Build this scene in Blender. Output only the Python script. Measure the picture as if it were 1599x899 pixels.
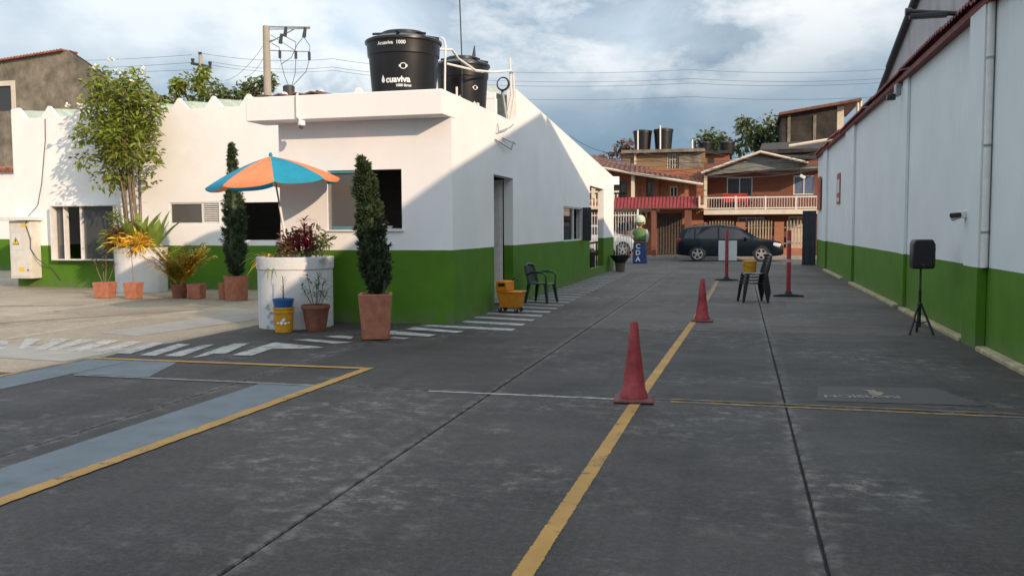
import bpy, math, random
import numpy as np
from math import radians, sin, cos, pi, sqrt
from mathutils import Vector, Matrix
rnd = random.Random(7)

# ---------------------------------------------------------------- camera, sky, sun, exposure
F, CXP, CYP, HC = 1380.0, 799.5, 449.5, 1.6          # focal length and centre in photo pixels, eye height
def _axes(vp1=(1155, 354), vp2=(-4560, 382)):
    y = np.array([vp1[0]-CXP, CYP-vp1[1], F]); y /= np.linalg.norm(y)
    x = -np.array([vp2[0]-CXP, CYP-vp2[1], F]); x -= y*(x@y); x /= np.linalg.norm(x)
    z = -np.cross(x, y)
    if z[1] < 0: z = -z
    return np.array([x, y, z])
RW = _axes()                                          # rows: world axes seen in camera axes (right, up, forward)
def ray(px, py): return RW @ np.array([px-CXP, CYP-py, F])
def gz(px, py, z=0.0):
    d = ray(px, py); t = (z-HC)/d[2]; return (d[0]*t, d[1]*t, z)
def gy(px, py, Y):
    d = ray(px, py); t = Y/d[1]; return (d[0]*t, Y, HC+d[2]*t)
def gx(px, py, X):
    d = ray(px, py); t = X/d[0]; return (X, d[1]*t, HC+d[2]*t)

S = bpy.context.scene
for o in list(bpy.data.objects): bpy.data.objects.remove(o)
COL = S.collection
cam = bpy.data.cameras.new('camera'); camo = bpy.data.objects.new('camera', cam); COL.objects.link(camo)
cam.sensor_fit = 'HORIZONTAL'; cam.sensor_width = 36; cam.lens = 36*F/1599
cam.clip_start = 0.05; cam.clip_end = 3000
r_, u_, f_ = RW[:, 0], RW[:, 1], RW[:, 2]
mw = Matrix(((r_[0], u_[0], -f_[0], 0), (r_[1], u_[1], -f_[1], 0), (r_[2], u_[2], -f_[2], HC), (0, 0, 0, 1)))
camo.matrix_world = mw
S.camera = camo
S.render.resolution_x, S.render.resolution_y = 1024, 575
S.view_settings.view_transform = 'Standard'; S.view_settings.look = 'None'
S.view_settings.gamma = 1; S.view_settings.use_curve_mapping = False
S.view_settings.exposure = 0.62
try: S.cycles.max_bounces = 8
except Exception: pass

SUNV = Vector((-0.60, 0.45, -0.28)).normalized()      # the way the light travels
sun = bpy.data.lights.new('sun', 'SUN'); suno = bpy.data.objects.new('sun', sun); COL.objects.link(suno)
sun.energy = 2.75; sun.angle = radians(0.6); sun.color = (1.0, 0.75, 0.53)
suno.rotation_euler = SUNV.to_track_quat('-Z', 'Y').to_euler()
suno.location = (30, -25, 30)

W = bpy.data.worlds.new('World'); S.world = W; W.use_nodes = True
nt = W.node_tree; N = nt.nodes; L = nt.links; N.clear()
def wn(t, **k):
    n = N.new(t)
    for a, b in k.items(): setattr(n, a, b)
    return n
out = wn('ShaderNodeOutputWorld'); bg = wn('ShaderNodeBackground'); bg.inputs[1].default_value = 0.10
sky = wn('ShaderNodeTexSky', sky_type='NISHITA'); sky.sun_disc = False
sky.sun_elevation = math.asin(-SUNV.z); sky.sun_rotation = math.atan2(-SUNV.x, -SUNV.y)
sky.air_density = 1.0; sky.dust_density = 1.0; sky.ozone_density = 1.5
tc = wn('ShaderNodeTexCoord'); sep = wn('ShaderNodeSeparateXYZ'); L.new(tc.outputs['Generated'], sep.inputs[0])
def mth(op, a, b=None, c=None, clamp=False):
    n = wn('ShaderNodeMath', operation=op, use_clamp=clamp)
    for i, v in enumerate((a, b, c)):
        if v is None: continue
        if isinstance(v, (int, float)): n.inputs[i].default_value = v
        else: L.new(v, n.inputs[i])
    return n.outputs[0]
zc = mth('MAXIMUM', sep.outputs[2], 0.0); den = mth('ADD', zc, 0.42)
cx_ = mth('DIVIDE', sep.outputs[0], den); cy_ = mth('DIVIDE', sep.outputs[1], den)
cmb = wn('ShaderNodeCombineXYZ'); L.new(cx_, cmb.inputs[0]); L.new(cy_, cmb.inputs[1]); L.new(mth('MULTIPLY', sep.outputs[2], 1.4), cmb.inputs[2])
def noise(vec, sc, det, rough=0.55, off=(0, 0, 0), dist=0.0):
    mp = wn('ShaderNodeMapping'); L.new(vec, mp.inputs[0]); mp.inputs['Location'].default_value = off
    n = wn('ShaderNodeTexNoise'); n.inputs['Scale'].default_value = sc; n.inputs['Detail'].default_value = det
    n.inputs['Roughness'].default_value = rough; n.inputs['Distortion'].default_value = dist
    L.new(mp.outputs[0], n.inputs['Vector']); return n.outputs[0]
def ramp(fac, stops):
    r = wn('ShaderNodeValToRGB'); L.new(fac, r.inputs[0]); e = r.color_ramp.elements
    while len(e) < len(stops): e.new(0.5)
    for el, (p, c) in zip(e, stops): el.position = p; el.color = c if len(c) == 4 else (*c, 1)
    return r.outputs[0]
def mixc(fac, a, b):
    m = wn('ShaderNodeMix', data_type='RGBA')
    if isinstance(fac, (int, float)): m.inputs[0].default_value = fac
    else: L.new(fac, m.inputs[0])
    for i, v in ((6, a), (7, b)):
        if isinstance(v, tuple): m.inputs[i].default_value = (*v, 1)
        else: L.new(v, m.inputs[i])
    return m.outputs[2]
mps = wn('ShaderNodeMapping'); L.new(tc.outputs['Generated'], mps.inputs[0]); mps.inputs['Scale'].default_value = (1, 1, 1.9); DV = mps.outputs[0]
cover = ramp(noise(DV, 1.9, 7, 0.55, (7.93, 8.22, 4.85), 0.2), [(0.27, (0, 0, 0)), (0.44, (1, 1, 1))])
grey = ramp(noise(DV, 3.6, 8, 0.52, (9.65, 0.12, 7.36), 0.35), [(0.34, (1.25, 1.6, 1.95)), (0.50, (2.6, 2.95, 3.2)), (0.64, (4.3, 4.4, 4.4))])
low = ramp(sep.outputs[2], [(0.035, (0.9, 0.9, 0.9)), (0.085, (1, 1, 1)), (0.19, (0, 0, 0))])
lowcol = ramp(noise(DV, 2.6, 8, 0.55, (7.7, 2.73, 8.02), 0.3), [(0.36, (0.10, 0.50, 1.25)), (0.54, (0.45, 0.95, 1.75)), (0.72, (2.2, 2.5, 2.9))])
bluesky = mixc(0.75, sky.outputs[0], (3.0, 3.75, 4.7))
cie = wn('ShaderNodeVectorMath', operation='SCALE'); L.new(grey, cie.inputs[0]); L.new(mth('MULTIPLY_ADD', zc, 2.6, 0.62), cie.inputs['Scale'])   # overcast cloud is about three times brighter overhead than low down
c1 = mixc(mth('MAXIMUM', cover, mth('MULTIPLY', zc, 1.2, clamp=True)), bluesky, cie.outputs[0])
c2 = mixc(mth('MULTIPLY', low, 0.93), c1, lowcol)
pm = ramp(noise(DV, 5.2, 11, 0.60, (1.58, 9.86, 0.17), 0.15), [(0.50, (0, 0, 0)), (0.57, (0.55, 0.55, 0.55)), (0.65, (1, 1, 1))])
pz = ramp(noise(DV, 1.4, 3, 0.5, (8.79, 6.81, 8.57)), [(0.46, (0, 0, 0)), (0.60, (1, 1, 1))])
c3 = mixc(mth('MULTIPLY', pm, mth('MULTIPLY_ADD', pz, 0.85, 0.08)), c2, (6.2, 6.05, 5.8))
addn = wn('ShaderNodeMix', data_type='RGBA', blend_type='ADD'); addn.inputs[0].default_value = 0.25   # thin cloud lets the clear-sky glow through
L.new(c3, addn.inputs[6]); L.new(sky.outputs[0], addn.inputs[7])
L.new(addn.outputs[2], bg.inputs[0]); L.new(bg.outputs[0], out.inputs[0])

# ---------------------------------------------------------------- materials
MATS = {}
def mat(name, col, rough=0.6, var=0.12, scale=6.0, bump=0.0, bscale=60.0, metal=0.0, island=0.0, spec=0.5, col2=None, detail=6, trans=0.0):
    m = bpy.data.materials.new(name); m.use_nodes = True
    n = m.node_tree.nodes; l = m.node_tree.links; b = n['Principled BSDF']
    b.inputs['Roughness'].default_value = rough; b.inputs['Metallic'].default_value = metal
    b.inputs['Specular IOR Level'].default_value = spec
    ge = n.new('ShaderNodeNewGeometry')
    nz = n.new('ShaderNodeTexNoise'); nz.inputs['Scale'].default_value = scale; nz.inputs['Detail'].default_value = detail
    nz.inputs['Roughness'].default_value = 0.65
    l.new(ge.outputs['Position'], nz.inputs['Vector'])
    rp = n.new('ShaderNodeValToRGB'); e = rp.color_ramp.elements
    c2 = col2 or tuple(min(1, c*(1+var)) for c in col)
    c1 = tuple(c*(1-var) for c in col)
    e[0].position = 0.32; e[0].color = (*c1, 1); e[1].position = 0.68; e[1].color = (*c2, 1)
    l.new(nz.outputs[0], rp.inputs[0]); res = rp.outputs[0]
    if island > 0:
        hs = n.new('ShaderNodeHueSaturation'); mr = n.new('ShaderNodeMapRange')
        mr.inputs['To Min'].default_value = 1-island; mr.inputs['To Max'].default_value = 1+island
        l.new(ge.outputs['Random Per Island'], mr.inputs[0]); l.new(mr.outputs[0], hs.inputs['Value'])
        mr2 = n.new('ShaderNodeMapRange'); mr2.inputs['To Min'].default_value = 0.5-island*0.07; mr2.inputs['To Max'].default_value = 0.5+island*0.05
        l.new(ge.outputs['Random Per Island'], mr2.inputs[0]); l.new(mr2.outputs[0], hs.inputs['Hue'])
        l.new(res, hs.inputs['Color']); res = hs.outputs[0]
    l.new(res, b.inputs['Base Color'])
    if trans > 0:
        tr = n.new('ShaderNodeBsdfTranslucent'); l.new(res, tr.inputs[0]); mx = n.new('ShaderNodeMixShader'); mx.inputs[0].default_value = trans
        l.new(b.outputs[0], mx.inputs[1]); l.new(tr.outputs[0], mx.inputs[2]); l.new(mx.outputs[0], n['Material Output'].inputs[0])
    if bump > 0:
        bz = n.new('ShaderNodeTexNoise'); bz.inputs['Scale'].default_value = bscale; bz.inputs['Detail'].default_value = 4
        l.new(ge.outputs['Position'], bz.inputs['Vector'])
        bp = n.new('ShaderNodeBump'); bp.inputs['Strength'].default_value = bump; bp.inputs['Distance'].default_value = 0.01
        l.new(bz.outputs[0], bp.inputs['Height']); l.new(bp.outputs[0], b.inputs['Normal'])
    MATS[name] = m; return m

def xnode(m): return m.node_tree.nodes, m.node_tree.links, m.node_tree.nodes['Principled BSDF']
def mixn(n, l, fac, a, b, blend='MIX'):
    m = n.new('ShaderNodeMix'); m.data_type = 'RGBA'; m.blend_type = blend
    if isinstance(fac, (int, float)): m.inputs[0].default_value = fac
    else: l.new(fac, m.inputs[0])
    for i, v in ((6, a), (7, b)):
        if isinstance(v, tuple): m.inputs[i].default_value = (*v, 1)
        else: l.new(v, m.inputs[i])
    return m.outputs[2]
def nzn(n, l, vec, sc, det=6, ro=0.6, stretch=None):
    if stretch:
        mp = n.new('ShaderNodeMapping'); mp.inputs['Scale'].default_value = stretch; l.new(vec, mp.inputs[0]); vec = mp.outputs[0]
    z = n.new('ShaderNodeTexNoise'); z.inputs['Scale'].default_value = sc; z.inputs['Detail'].default_value = det; z.inputs['Roughness'].default_value = ro
    l.new(vec, z.inputs['Vector']); return z.outputs[0]
def rampn(n, l, fac, p0, p1, c0=(0, 0, 0), c1=(1, 1, 1)):
    r = n.new('ShaderNodeValToRGB'); l.new(fac, r.inputs[0]); e = r.color_ramp.elements
    e[0].position = p0; e[0].color = (*c0, 1); e[1].position = p1; e[1].color = (*c1, 1); return r.outputs[0]

def wall_mat(name, split, white, green, grime=0.5):
    m = bpy.data.materials.new(name); m.use_nodes = True; n, l, b = xnode(m)
    ge = n.new('ShaderNodeNewGeometry'); sp = n.new('ShaderNodeSeparateXYZ'); l.new(ge.outputs['Position'], sp.inputs[0])
    pos = ge.outputs['Position']
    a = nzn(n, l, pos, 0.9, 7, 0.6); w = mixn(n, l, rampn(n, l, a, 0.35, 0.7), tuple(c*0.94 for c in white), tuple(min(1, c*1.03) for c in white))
    st = nzn(n, l, pos, 2.2, 6, 0.65, (1.6, 1.6, 0.16))                         # rain streaks
    w = mixn(n, l, rampn(n, l, st, 0.60, 0.82, (0, 0, 0), (0.42*grime,)*3), w, tuple(c*0.60 for c in white))
    w = mixn(n, l, rampn(n, l, nzn(n, l, pos, 0.55, 3, 0.45), 0.53, 0.56, (0, 0, 0), (0.35,)*3), w, tuple(c*0.93 for c in white))   # touched-up patches
    w = mixn(n, l, rampn(n, l, nzn(n, l, pos, 13, 9, 0.75), 0.66, 0.74, (0, 0, 0), (0.22,)*3), w, (0.30, 0.28, 0.25))   # scuffs
    g = mixn(n, l, rampn(n, l, nzn(n, l, pos, 1.7, 8, 0.65), 0.35, 0.7), tuple(c*0.86 for c in green), tuple(c*1.1 for c in green))
    g = mixn(n, l, rampn(n, l, nzn(n, l, pos, 7, 8, 0.7), 0.66, 0.8, (0, 0, 0), (0.3,)*3), g, (0.12, 0.13, 0.09))
    wob = n.new('ShaderNodeMath'); wob.operation = 'MULTIPLY_ADD'; l.new(nzn(n, l, pos, 3.0, 4), wob.inputs[0]); wob.inputs[1].default_value = 0.014; l.new(sp.outputs[2], wob.inputs[2])
    gt = n.new('ShaderNodeMath'); gt.operation = 'GREATER_THAN'; l.new(wob.outputs[0], gt.inputs[0]); gt.inputs[1].default_value = split+0.007
    c = mixn(n, l, gt.outputs[0], g, w)
    dz = n.new('ShaderNodeMapRange'); l.new(sp.outputs[2], dz.inputs[0]); dz.inputs['From Min'].default_value = 0; dz.inputs['From Max'].default_value = 0.30; dz.inputs['To Min'].default_value = 0.8; dz.inputs['To Max'].default_value = 0
    dm = n.new('ShaderNodeMath'); dm.operation = 'MULTIPLY'; l.new(dz.outputs[0], dm.inputs[0]); l.new(rampn(n, l, nzn(n, l, pos, 6, 6), 0.35, 0.7), dm.inputs[1])
    c = mixn(n, l, dm.outputs[0], c, (0.16, 0.15, 0.12))                       # splashed dirt along the foot
    l.new(c, b.inputs['Base Color']); b.inputs['Roughness'].default_value = 0.72; b.inputs['Specular IOR Level'].default_value = 0.3
    bp = n.new('ShaderNodeBump'); bp.inputs['Strength'].default_value = 0.25; bp.inputs['Distance'].default_value = 0.012
    l.new(nzn(n, l, pos, 9, 8, 0.6), bp.inputs['Height']); l.new(bp.outputs[0], b.inputs['Normal'])
    MATS[name] = m; return m

def concrete_mat(name, c0, c1, scuff, island=True):
    m = bpy.data.materials.new(name); m.use_nodes = True; n, l, b = xnode(m)
    ge = n.new('ShaderNodeNewGeometry'); pos = ge.outputs['Position']
    def mul(a_, b_):
        q = n.new('ShaderNodeMath'); q.operation = 'MULTIPLY'; q.use_clamp = True
        for k_, v_ in ((0, a_), (1, b_)):
            if isinstance(v_, (int, float)): q.inputs[k_].default_value = v_
            else: l.new(v_, q.inputs[k_])
        return q.outputs[0]
    a = nzn(n, l, pos, 0.42, 9, 0.62); c = mixn(n, l, rampn(n, l, a, 0.38, 0.62), c0, c1)
    med = nzn(n, l, pos, 2.1, 10, 0.68, (0.7, 1.3, 1)); c = mixn(n, l, rampn(n, l, med, 0.36, 0.68, (0.55,)*3, (0, 0, 0)), c, tuple(x*0.68 for x in c0))
    f = nzn(n, l, pos, 22, 9, 0.75); c = mixn(n, l, rampn(n, l, f, 0.44, 0.62, (0, 0, 0), (0.40,)*3), c, tuple(x*1.35 for x in c1))
    s1 = rampn(n, l, nzn(n, l, pos, 5.4, 15, 0.84, (0.85, 1.15, 1)), 0.50, 0.61)
    s2 = rampn(n, l, nzn(n, l, pos, 0.50, 6, 0.6), 0.47, 0.62)
    c = mixn(n, l, mul(mul(s1, s2), 1.0), c, scuff)                            # worn, chalky patches
    s3 = rampn(n, l, nzn(n, l, pos, 2.3, 14, 0.82, (0.7, 1.4, 1)), 0.59, 0.66); c = mixn(n, l, mul(s3, 0.5), c, tuple(x*0.85 for x in scuff))
    pn = nzn(n, l, pos, 17, 6, 0.8); c = mixn(n, l, rampn(n, l, pn, 0.69, 0.74, (0, 0, 0), (0.5,)*3), c, tuple(x*1.2 for x in scuff))
    stn = rampn(n, l, nzn(n, l, pos, 1.1, 6, 0.55), 0.58, 0.72, (0, 0, 0), (0.5,)*3); c = mixn(n, l, stn, c, tuple(x*0.5 for x in c0))
    ty = rampn(n, l, nzn(n, l, pos, 1.0, 5, 0.6, (2.6, 0.07, 1)), 0.56, 0.70, (0, 0, 0), (0.42,)*3); c = mixn(n, l, ty, c, tuple(x*0.55 for x in c0))   # tyre tracks along the lane
    gr = nzn(n, l, pos, 70, 6, 0.85); c = mixn(n, l, rampn(n, l, gr, 0.56, 0.66, (0, 0, 0), (0.45,)*3), c, tuple(x*0.9 for x in scuff)); c = mixn(n, l, rampn(n, l, gr, 0.34, 0.44, (0.5,)*3, (0, 0, 0)), c, tuple(x*0.45 for x in c0))   # aggregate grain
    sc_ = rampn(n, l, nzn(n, l, pos, 1.5, 14, 0.86, (1.6, 0.5, 1)), 0.635, 0.66); c = mixn(n, l, mul(sc_, 0.6), c, tuple(x*1.15 for x in scuff))
    oil = rampn(n, l, nzn(n, l, pos, 3.1, 3, 0.45), 0.70, 0.76, (0, 0, 0), (0.55,)*3); c = mixn(n, l, oil, c, (0.028, 0.027, 0.026))
    if island:
        tcn = n.new('ShaderNodeTexCoord'); sp = n.new('ShaderNodeSeparateXYZ'); l.new(tcn.outputs['Object'], sp.inputs[0]); ds = []
        for k_, half in ((0, 1.37), (1, 2.875)):                               # chalky rims along the slab edges
            q = n.new('ShaderNodeMath'); q.operation = 'ABSOLUTE'; l.new(sp.outputs[k_], q.inputs[0]); q2 = n.new('ShaderNodeMath'); q2.operation = 'SUBTRACT'; q2.inputs[0].default_value = half; l.new(q.outputs[0], q2.inputs[1]); ds.append(q2.outputs[0])
        mn = n.new('ShaderNodeMath'); mn.operation = 'MINIMUM'; l.new(ds[0], mn.inputs[0]); l.new(ds[1], mn.inputs[1])
        mr0 = n.new('ShaderNodeMapRange'); l.new(mn.outputs[0], mr0.inputs[0]); mr0.inputs['From Min'].default_value = 0.0; mr0.inputs['From Max'].default_value = 0.11; mr0.inputs['To Min'].default_value = 1; mr0.inputs['To Max'].default_value = 0
        rim = rampn(n, l, nzn(n, l, pos, 6.0, 10, 0.75), 0.46, 0.62); c = mixn(n, l, mul(mul(mr0.outputs[0], rim), 0.8), c, scuff)
        oi = n.new('ShaderNodeObjectInfo'); mr = n.new('ShaderNodeMapRange'); l.new(oi.outputs['Random'], mr.inputs[0])
        mr.inputs['To Min'].default_value = 0.84; mr.inputs['To Max'].default_value = 1.14
        hs = n.new('ShaderNodeHueSaturation'); l.new(mr.outputs[0], hs.inputs['Value']); l.new(c, hs.inputs['Color']); c = hs.outputs[0]
    l.new(c, b.inputs['Base Color']); b.inputs['Specular IOR Level'].default_value = 0.3
    l.new(rampn(n, l, med, 0.3, 0.7, (0.62,)*3, (0.85,)*3), b.inputs['Roughness'])
    bp = n.new('ShaderNodeBump'); bp.inputs['Strength'].default_value = 0.4; bp.inputs['Distance'].default_value = 0.006
    l.new(nzn(n, l, pos, 40, 9, 0.75), bp.inputs['Height']); l.new(bp.outputs[0], b.inputs['Normal'])
    MATS[name] = m; return m

def paint_mat(name, col, wear=0.5, base=(0.10, 0.10, 0.10), lo=0.50, hi=0.60, sc=7.0):
    m = bpy.data.materials.new(name); m.use_nodes = True; n, l, b = xnode(m)
    ge = n.new('ShaderNodeNewGeometry'); pos = ge.outputs['Position']
    c = mixn(n, l, rampn(n, l, nzn(n, l, pos, 2.5, 8, 0.6), 0.3, 0.7), tuple(x*0.8 for x in col), tuple(x*1.08 for x in col))
    w = rampn(n, l, nzn(n, l, pos, sc, 10, 0.75), lo, hi, (0, 0, 0), (wear,)*3)
    c = mixn(n, l, w, c, base); l.new(c, b.inputs['Base Color']); b.inputs['Roughness'].default_value = 0.7; b.inputs['Specular IOR Level'].default_value = 0.3
    MATS[name] = m; return m

def brick_mat(name, c1, c2, mortar, scale=1.0):
    m = bpy.data.materials.new(name); m.use_nodes = True; n, l, b = xnode(m)
    ge = n.new('ShaderNodeNewGeometry'); sp = n.new('ShaderNodeSeparateXYZ'); l.new(ge.outputs['Position'], sp.inputs[0])
    ad = n.new('ShaderNodeMath'); l.new(sp.outputs[0], ad.inputs[0]); l.new(sp.outputs[1], ad.inputs[1])
    cb = n.new('ShaderNodeCombineXYZ'); l.new(ad.outputs[0], cb.inputs[0]); l.new(sp.outputs[2], cb.inputs[1])
    br = n.new('ShaderNodeTexBrick'); l.new(cb.outputs[0], br.inputs['Vector']); br.inputs['Scale'].default_value = 1
    br.inputs['Brick Width'].default_value = 0.25*scale; br.inputs['Row Height'].default_value = 0.085*scale; br.inputs['Mortar Size'].default_value = 0.011
    br.inputs['Color1'].default_value = (*c1, 1); br.inputs['Color2'].default_value = (*c2, 1); br.inputs['Mortar'].default_value = (*mortar, 1)
    c = mixn(n, l, rampn(n, l, nzn(n, l, ge.outputs['Position'], 1.6, 6), 0.35, 0.75, (0, 0, 0), (0.4,)*3), br.outputs['Color'], tuple(x*0.6 for x in c1))
    l.new(c, b.inputs['Base Color']); b.inputs['Roughness'].default_value = 0.85
    bp = n.new('ShaderNodeBump'); bp.inputs['Strength'].default_value = 0.5; bp.inputs['Distance'].default_value = 0.01
    l.new(br.outputs['Fac'], bp.inputs['Height']); bp.invert = True; l.new(bp.outputs[0], b.inputs['Normal'])
    MATS[name] = m; return m

def stain_mat(name, c0, c1, streak, sc=0.8):
    m = bpy.data.materials.new(name); m.use_nodes = True; n, l, b = xnode(m)
    ge = n.new('ShaderNodeNewGeometry'); pos = ge.outputs['Position']
    c = mixn(n, l, rampn(n, l, nzn(n, l, pos, sc, 9, 0.65), 0.35, 0.68), c0, c1)
    c = mixn(n, l, rampn(n, l, nzn(n, l, pos, 1.1, 8, 0.68, (1.3, 1.3, 0.30)), 0.52, 0.72, (0, 0, 0), (0.75,)*3), c, streak)
    c = mixn(n, l, rampn(n, l, nzn(n, l, pos, 11, 8, 0.7), 0.62, 0.72, (0, 0, 0), (0.35,)*3), c, tuple(min(1, x*1.7) for x in c1))
    l.new(c, b.inputs['Base Color']); b.inputs['Roughness'].default_value = 0.9
    bp = n.new('ShaderNodeBump'); bp.inputs['Strength'].default_value = 0.5; bp.inputs['Distance'].default_value = 0.02
    l.new(nzn(n, l, pos, 12, 8, 0.7), bp.inputs['Height']); l.new(bp.outputs[0], b.inputs['Normal'])
    MATS[name] = m; return m

def glass_mat(name, col=(0.02, 0.022, 0.025), rough=0.06, alpha=1.0):
    m = bpy.data.materials.new(name); m.use_nodes = True; n, l, b = xnode(m)
    b.inputs['Base Color'].default_value = (*col, 1); b.inputs['Roughness'].default_value = rough; b.inputs['Specular IOR Level'].default_value = 0.6
    b.inputs['Alpha'].default_value = alpha
    MATS[name] = m; return m

GREEN = (0.076, 0.190, 0.010); WHITE = (0.85, 0.84, 0.83)
wall_mat('wall_front', 1.235, WHITE, GREEN, 0.5); wall_mat('wall_hall', 1.17, WHITE, GREEN, 0.6)
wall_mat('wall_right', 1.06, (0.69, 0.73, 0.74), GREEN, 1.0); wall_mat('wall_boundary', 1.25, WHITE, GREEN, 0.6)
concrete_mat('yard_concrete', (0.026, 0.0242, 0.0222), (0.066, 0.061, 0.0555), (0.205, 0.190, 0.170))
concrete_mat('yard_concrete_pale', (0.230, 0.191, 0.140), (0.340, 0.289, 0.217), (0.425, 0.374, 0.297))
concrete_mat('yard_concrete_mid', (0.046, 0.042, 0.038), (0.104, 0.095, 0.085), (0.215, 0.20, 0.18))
concrete_mat('ground_soil', (0.11, 0.10, 0.09), (0.16, 0.15, 0.13), (0.2, 0.19, 0.17), False)
concrete_mat('street_asphalt', (0.075, 0.075, 0.076), (0.11, 0.11, 0.11), (0.16, 0.155, 0.15), False)
concrete_mat('pavement', (0.22, 0.20, 0.18), (0.30, 0.28, 0.25), (0.4, 0.38, 0.35), False)
paint_mat('paint_yellow', (0.40, 0.225, 0.06), 0.85, (0.085, 0.08, 0.075), 0.55, 0.63, 6.0)
paint_mat('paint_yellow_worn', (0.34, 0.205, 0.06), 0.9, (0.11, 0.105, 0.10), 0.44, 0.58, 4.0)
paint_mat('paint_faded', (0.26, 0.215, 0.12), 0.9, (0.125, 0.122, 0.118), 0.40, 0.60, 4.0)
paint_mat('paint_blue', (0.135, 0.160, 0.178), 0.55, (0.075, 0.075, 0.075), 0.52, 0.72, 3.0)
paint_mat('paint_band', (0.30, 0.295, 0.275), 0.6, (0.24, 0.215, 0.175), 0.44, 0.66, 3.0)
paint_mat('paint_white', (0.40, 0.40, 0.385), 0.9, (0.10, 0.10, 0.095), 0.47, 0.62, 5.0)
paint_mat('paint_white_worn', (0.30, 0.30, 0.295), 0.95, (0.12, 0.12, 0.12), 0.46, 0.60, 6.0)
paint_mat('paint_ghost', (0.056, 0.056, 0.057), 0.95, (0.062, 0.058, 0.053), 0.36, 0.56, 4.0)
paint_mat('paint_pale_green', (0.25, 0.37, 0.09), 0.7, (0.2, 0.2, 0.19), 0.45, 0.65, 5.0)
mat('kerb', (0.34, 0.29, 0.17), 0.9, 0.35, 4, 0.5, 30)
mat('terracotta', (0.35, 0.118, 0.062), 0.85, 0.16, 9, 0.4, 40, col2=(0.42, 0.175, 0.105), detail=9)
mat('terracotta_old', (0.20, 0.075, 0.045), 0.85, 0.35, 8, 0.3, 40)
mat('soil', (0.05, 0.035, 0.025), 0.95, 0.3, 20, 0.8, 40)
stain_mat('planter_white', (0.55, 0.56, 0.57), (0.66, 0.66, 0.65), (0.42, 0.43, 0.42), 1.0)
mat('planter_dirt', (0.33, 0.33, 0.32), 0.9, 0.5, 9)
mat('leaf_bright', (0.185, 0.225, 0.028), 0.5, 0.25, 3, island=0.45, trans=0.30)
mat('leaf_mid', (0.115, 0.145, 0.042), 0.5, 0.3, 3, island=0.4, trans=0.22)
mat('leaf_dark', (0.024, 0.048, 0.016), 0.6, 0.3, 5, island=0.4, trans=0.12)
mat('leaf_cypress', (0.036, 0.060, 0.020), 0.7, 0.35, 5, island=0.30, trans=0.12)
mat('leaf_broad', (0.20, 0.28, 0.055), 0.4, 0.2, 5, island=0.25, trans=0.3)
mat('leaf_yellow', (0.72, 0.47, 0.05), 0.5, 0.35, 4, island=0.45, trans=0.3)
mat('leaf_red', (0.42, 0.035, 0.075), 0.45, 0.4, 8, island=0.5, trans=0.3)
mat('leaf_bronze', (0.13, 0.065, 0.03), 0.5, 0.4, 8, island=0.5, trans=0.2)
mat('leaf_oleander', (0.045, 0.075, 0.035), 0.5, 0.3, 5, island=0.35, trans=0.15)
mat('flower_white', (0.8, 0.8, 0.76), 0.6, 0.05)
mat('bark', (0.20, 0.155, 0.105), 0.9, 0.35, 12, 0.6, 40); mat('bark_dark', (0.09, 0.065, 0.045), 0.9, 0.3, 12, 0.5, 40)
mat('tank_black', (0.011, 0.011, 0.012), 0.34, 0.3, 3, spec=0.55)
mat('lettering_white', (0.78, 0.78, 0.78), 0.6, 0.03)
mat('white_metal', (0.70, 0.69, 0.67), 0.45, 0.1, 8); mat('white_pvc', (0.72, 0.70, 0.66), 0.4, 0.08, 8)
mat('grey_metal', (0.30, 0.31, 0.32), 0.45, 0.2, 10, metal=0.3); mat('dark_metal', (0.035, 0.037, 0.04), 0.5, 0.3, 10)
mat('aluminium', (0.55, 0.56, 0.57), 0.35, 0.1, 12, metal=0.7); mat('cabinet_grey', (0.62, 0.60, 0.55), 0.5, 0.08, 6)
mat('black_plastic', (0.014, 0.014, 0.015), 0.4, 0.2, 10); mat('rubber', (0.018, 0.018, 0.019), 0.8, 0.3, 20)
mat('green_plastic', (0.016, 0.036, 0.026), 0.4, 0.2, 10); mat('orange_plastic', (0.62, 0.22, 0.015), 0.45, 0.15, 8)
mat('yellow_plastic', (0.55, 0.27, 0.012), 0.5, 0.2, 10); mat('blue_plastic', (0.015, 0.11, 0.30), 0.45, 0.15, 10)
mat('cone_red', (0.27, 0.020, 0.026), 0.6, 0.30, 11, 0.2, 30, col2=(0.37, 0.040, 0.046), detail=10); mat('cone_base', (0.13, 0.045, 0.042), 0.8, 0.45, 14)
mat('post_red', (0.32, 0.026, 0.04), 0.5, 0.2, 8); mat('reflector', (0.55, 0.42, 0.40), 0.35, 0.15, 20)
mat('umbrella_blue', (0.008, 0.30, 0.46), 0.7, 0.1, 4, trans=0.25); mat('umbrella_orange', (0.82, 0.29, 0.12), 0.7, 0.1, 4, trans=0.25); mat('umbrella_navy', (0.03, 0.06, 0.12), 0.7)
mat('roof_sheet', (0.36, 0.42, 0.36), 0.85, 0.2, 4); mat('roof_tile', (0.27, 0.105, 0.065), 0.85, 0.5, 3.5, 0.4, 30)
mat('roof_tile_dark', (0.16, 0.075, 0.055), 0.9, 0.4, 3, 0.4, 30); mat('coping_red', (0.19, 0.040, 0.034), 0.7, 0.35, 5)
mat('awning_red', (0.22, 0.035, 0.04), 0.6, 0.25, 4)
mat('interior', (0.20, 0.19, 0.18), 0.9, 0.15); mat('interior_dark', (0.10, 0.095, 0.09), 0.9, 0.2)
mat('tile_white', (0.55, 0.55, 0.54), 0.4, 0.06, 3); mat('wood', (0.14, 0.085, 0.05), 0.6, 0.3, 5)
stain_mat('old_concrete', (0.12, 0.105, 0.08), (0.30, 0.265, 0.205), (0.075, 0.068, 0.055), 1.3); stain_mat('dark_concrete', (0.018, 0.016, 0.014), (0.055, 0.047, 0.040), (0.012, 0.011, 0.010), 1.6)
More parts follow.
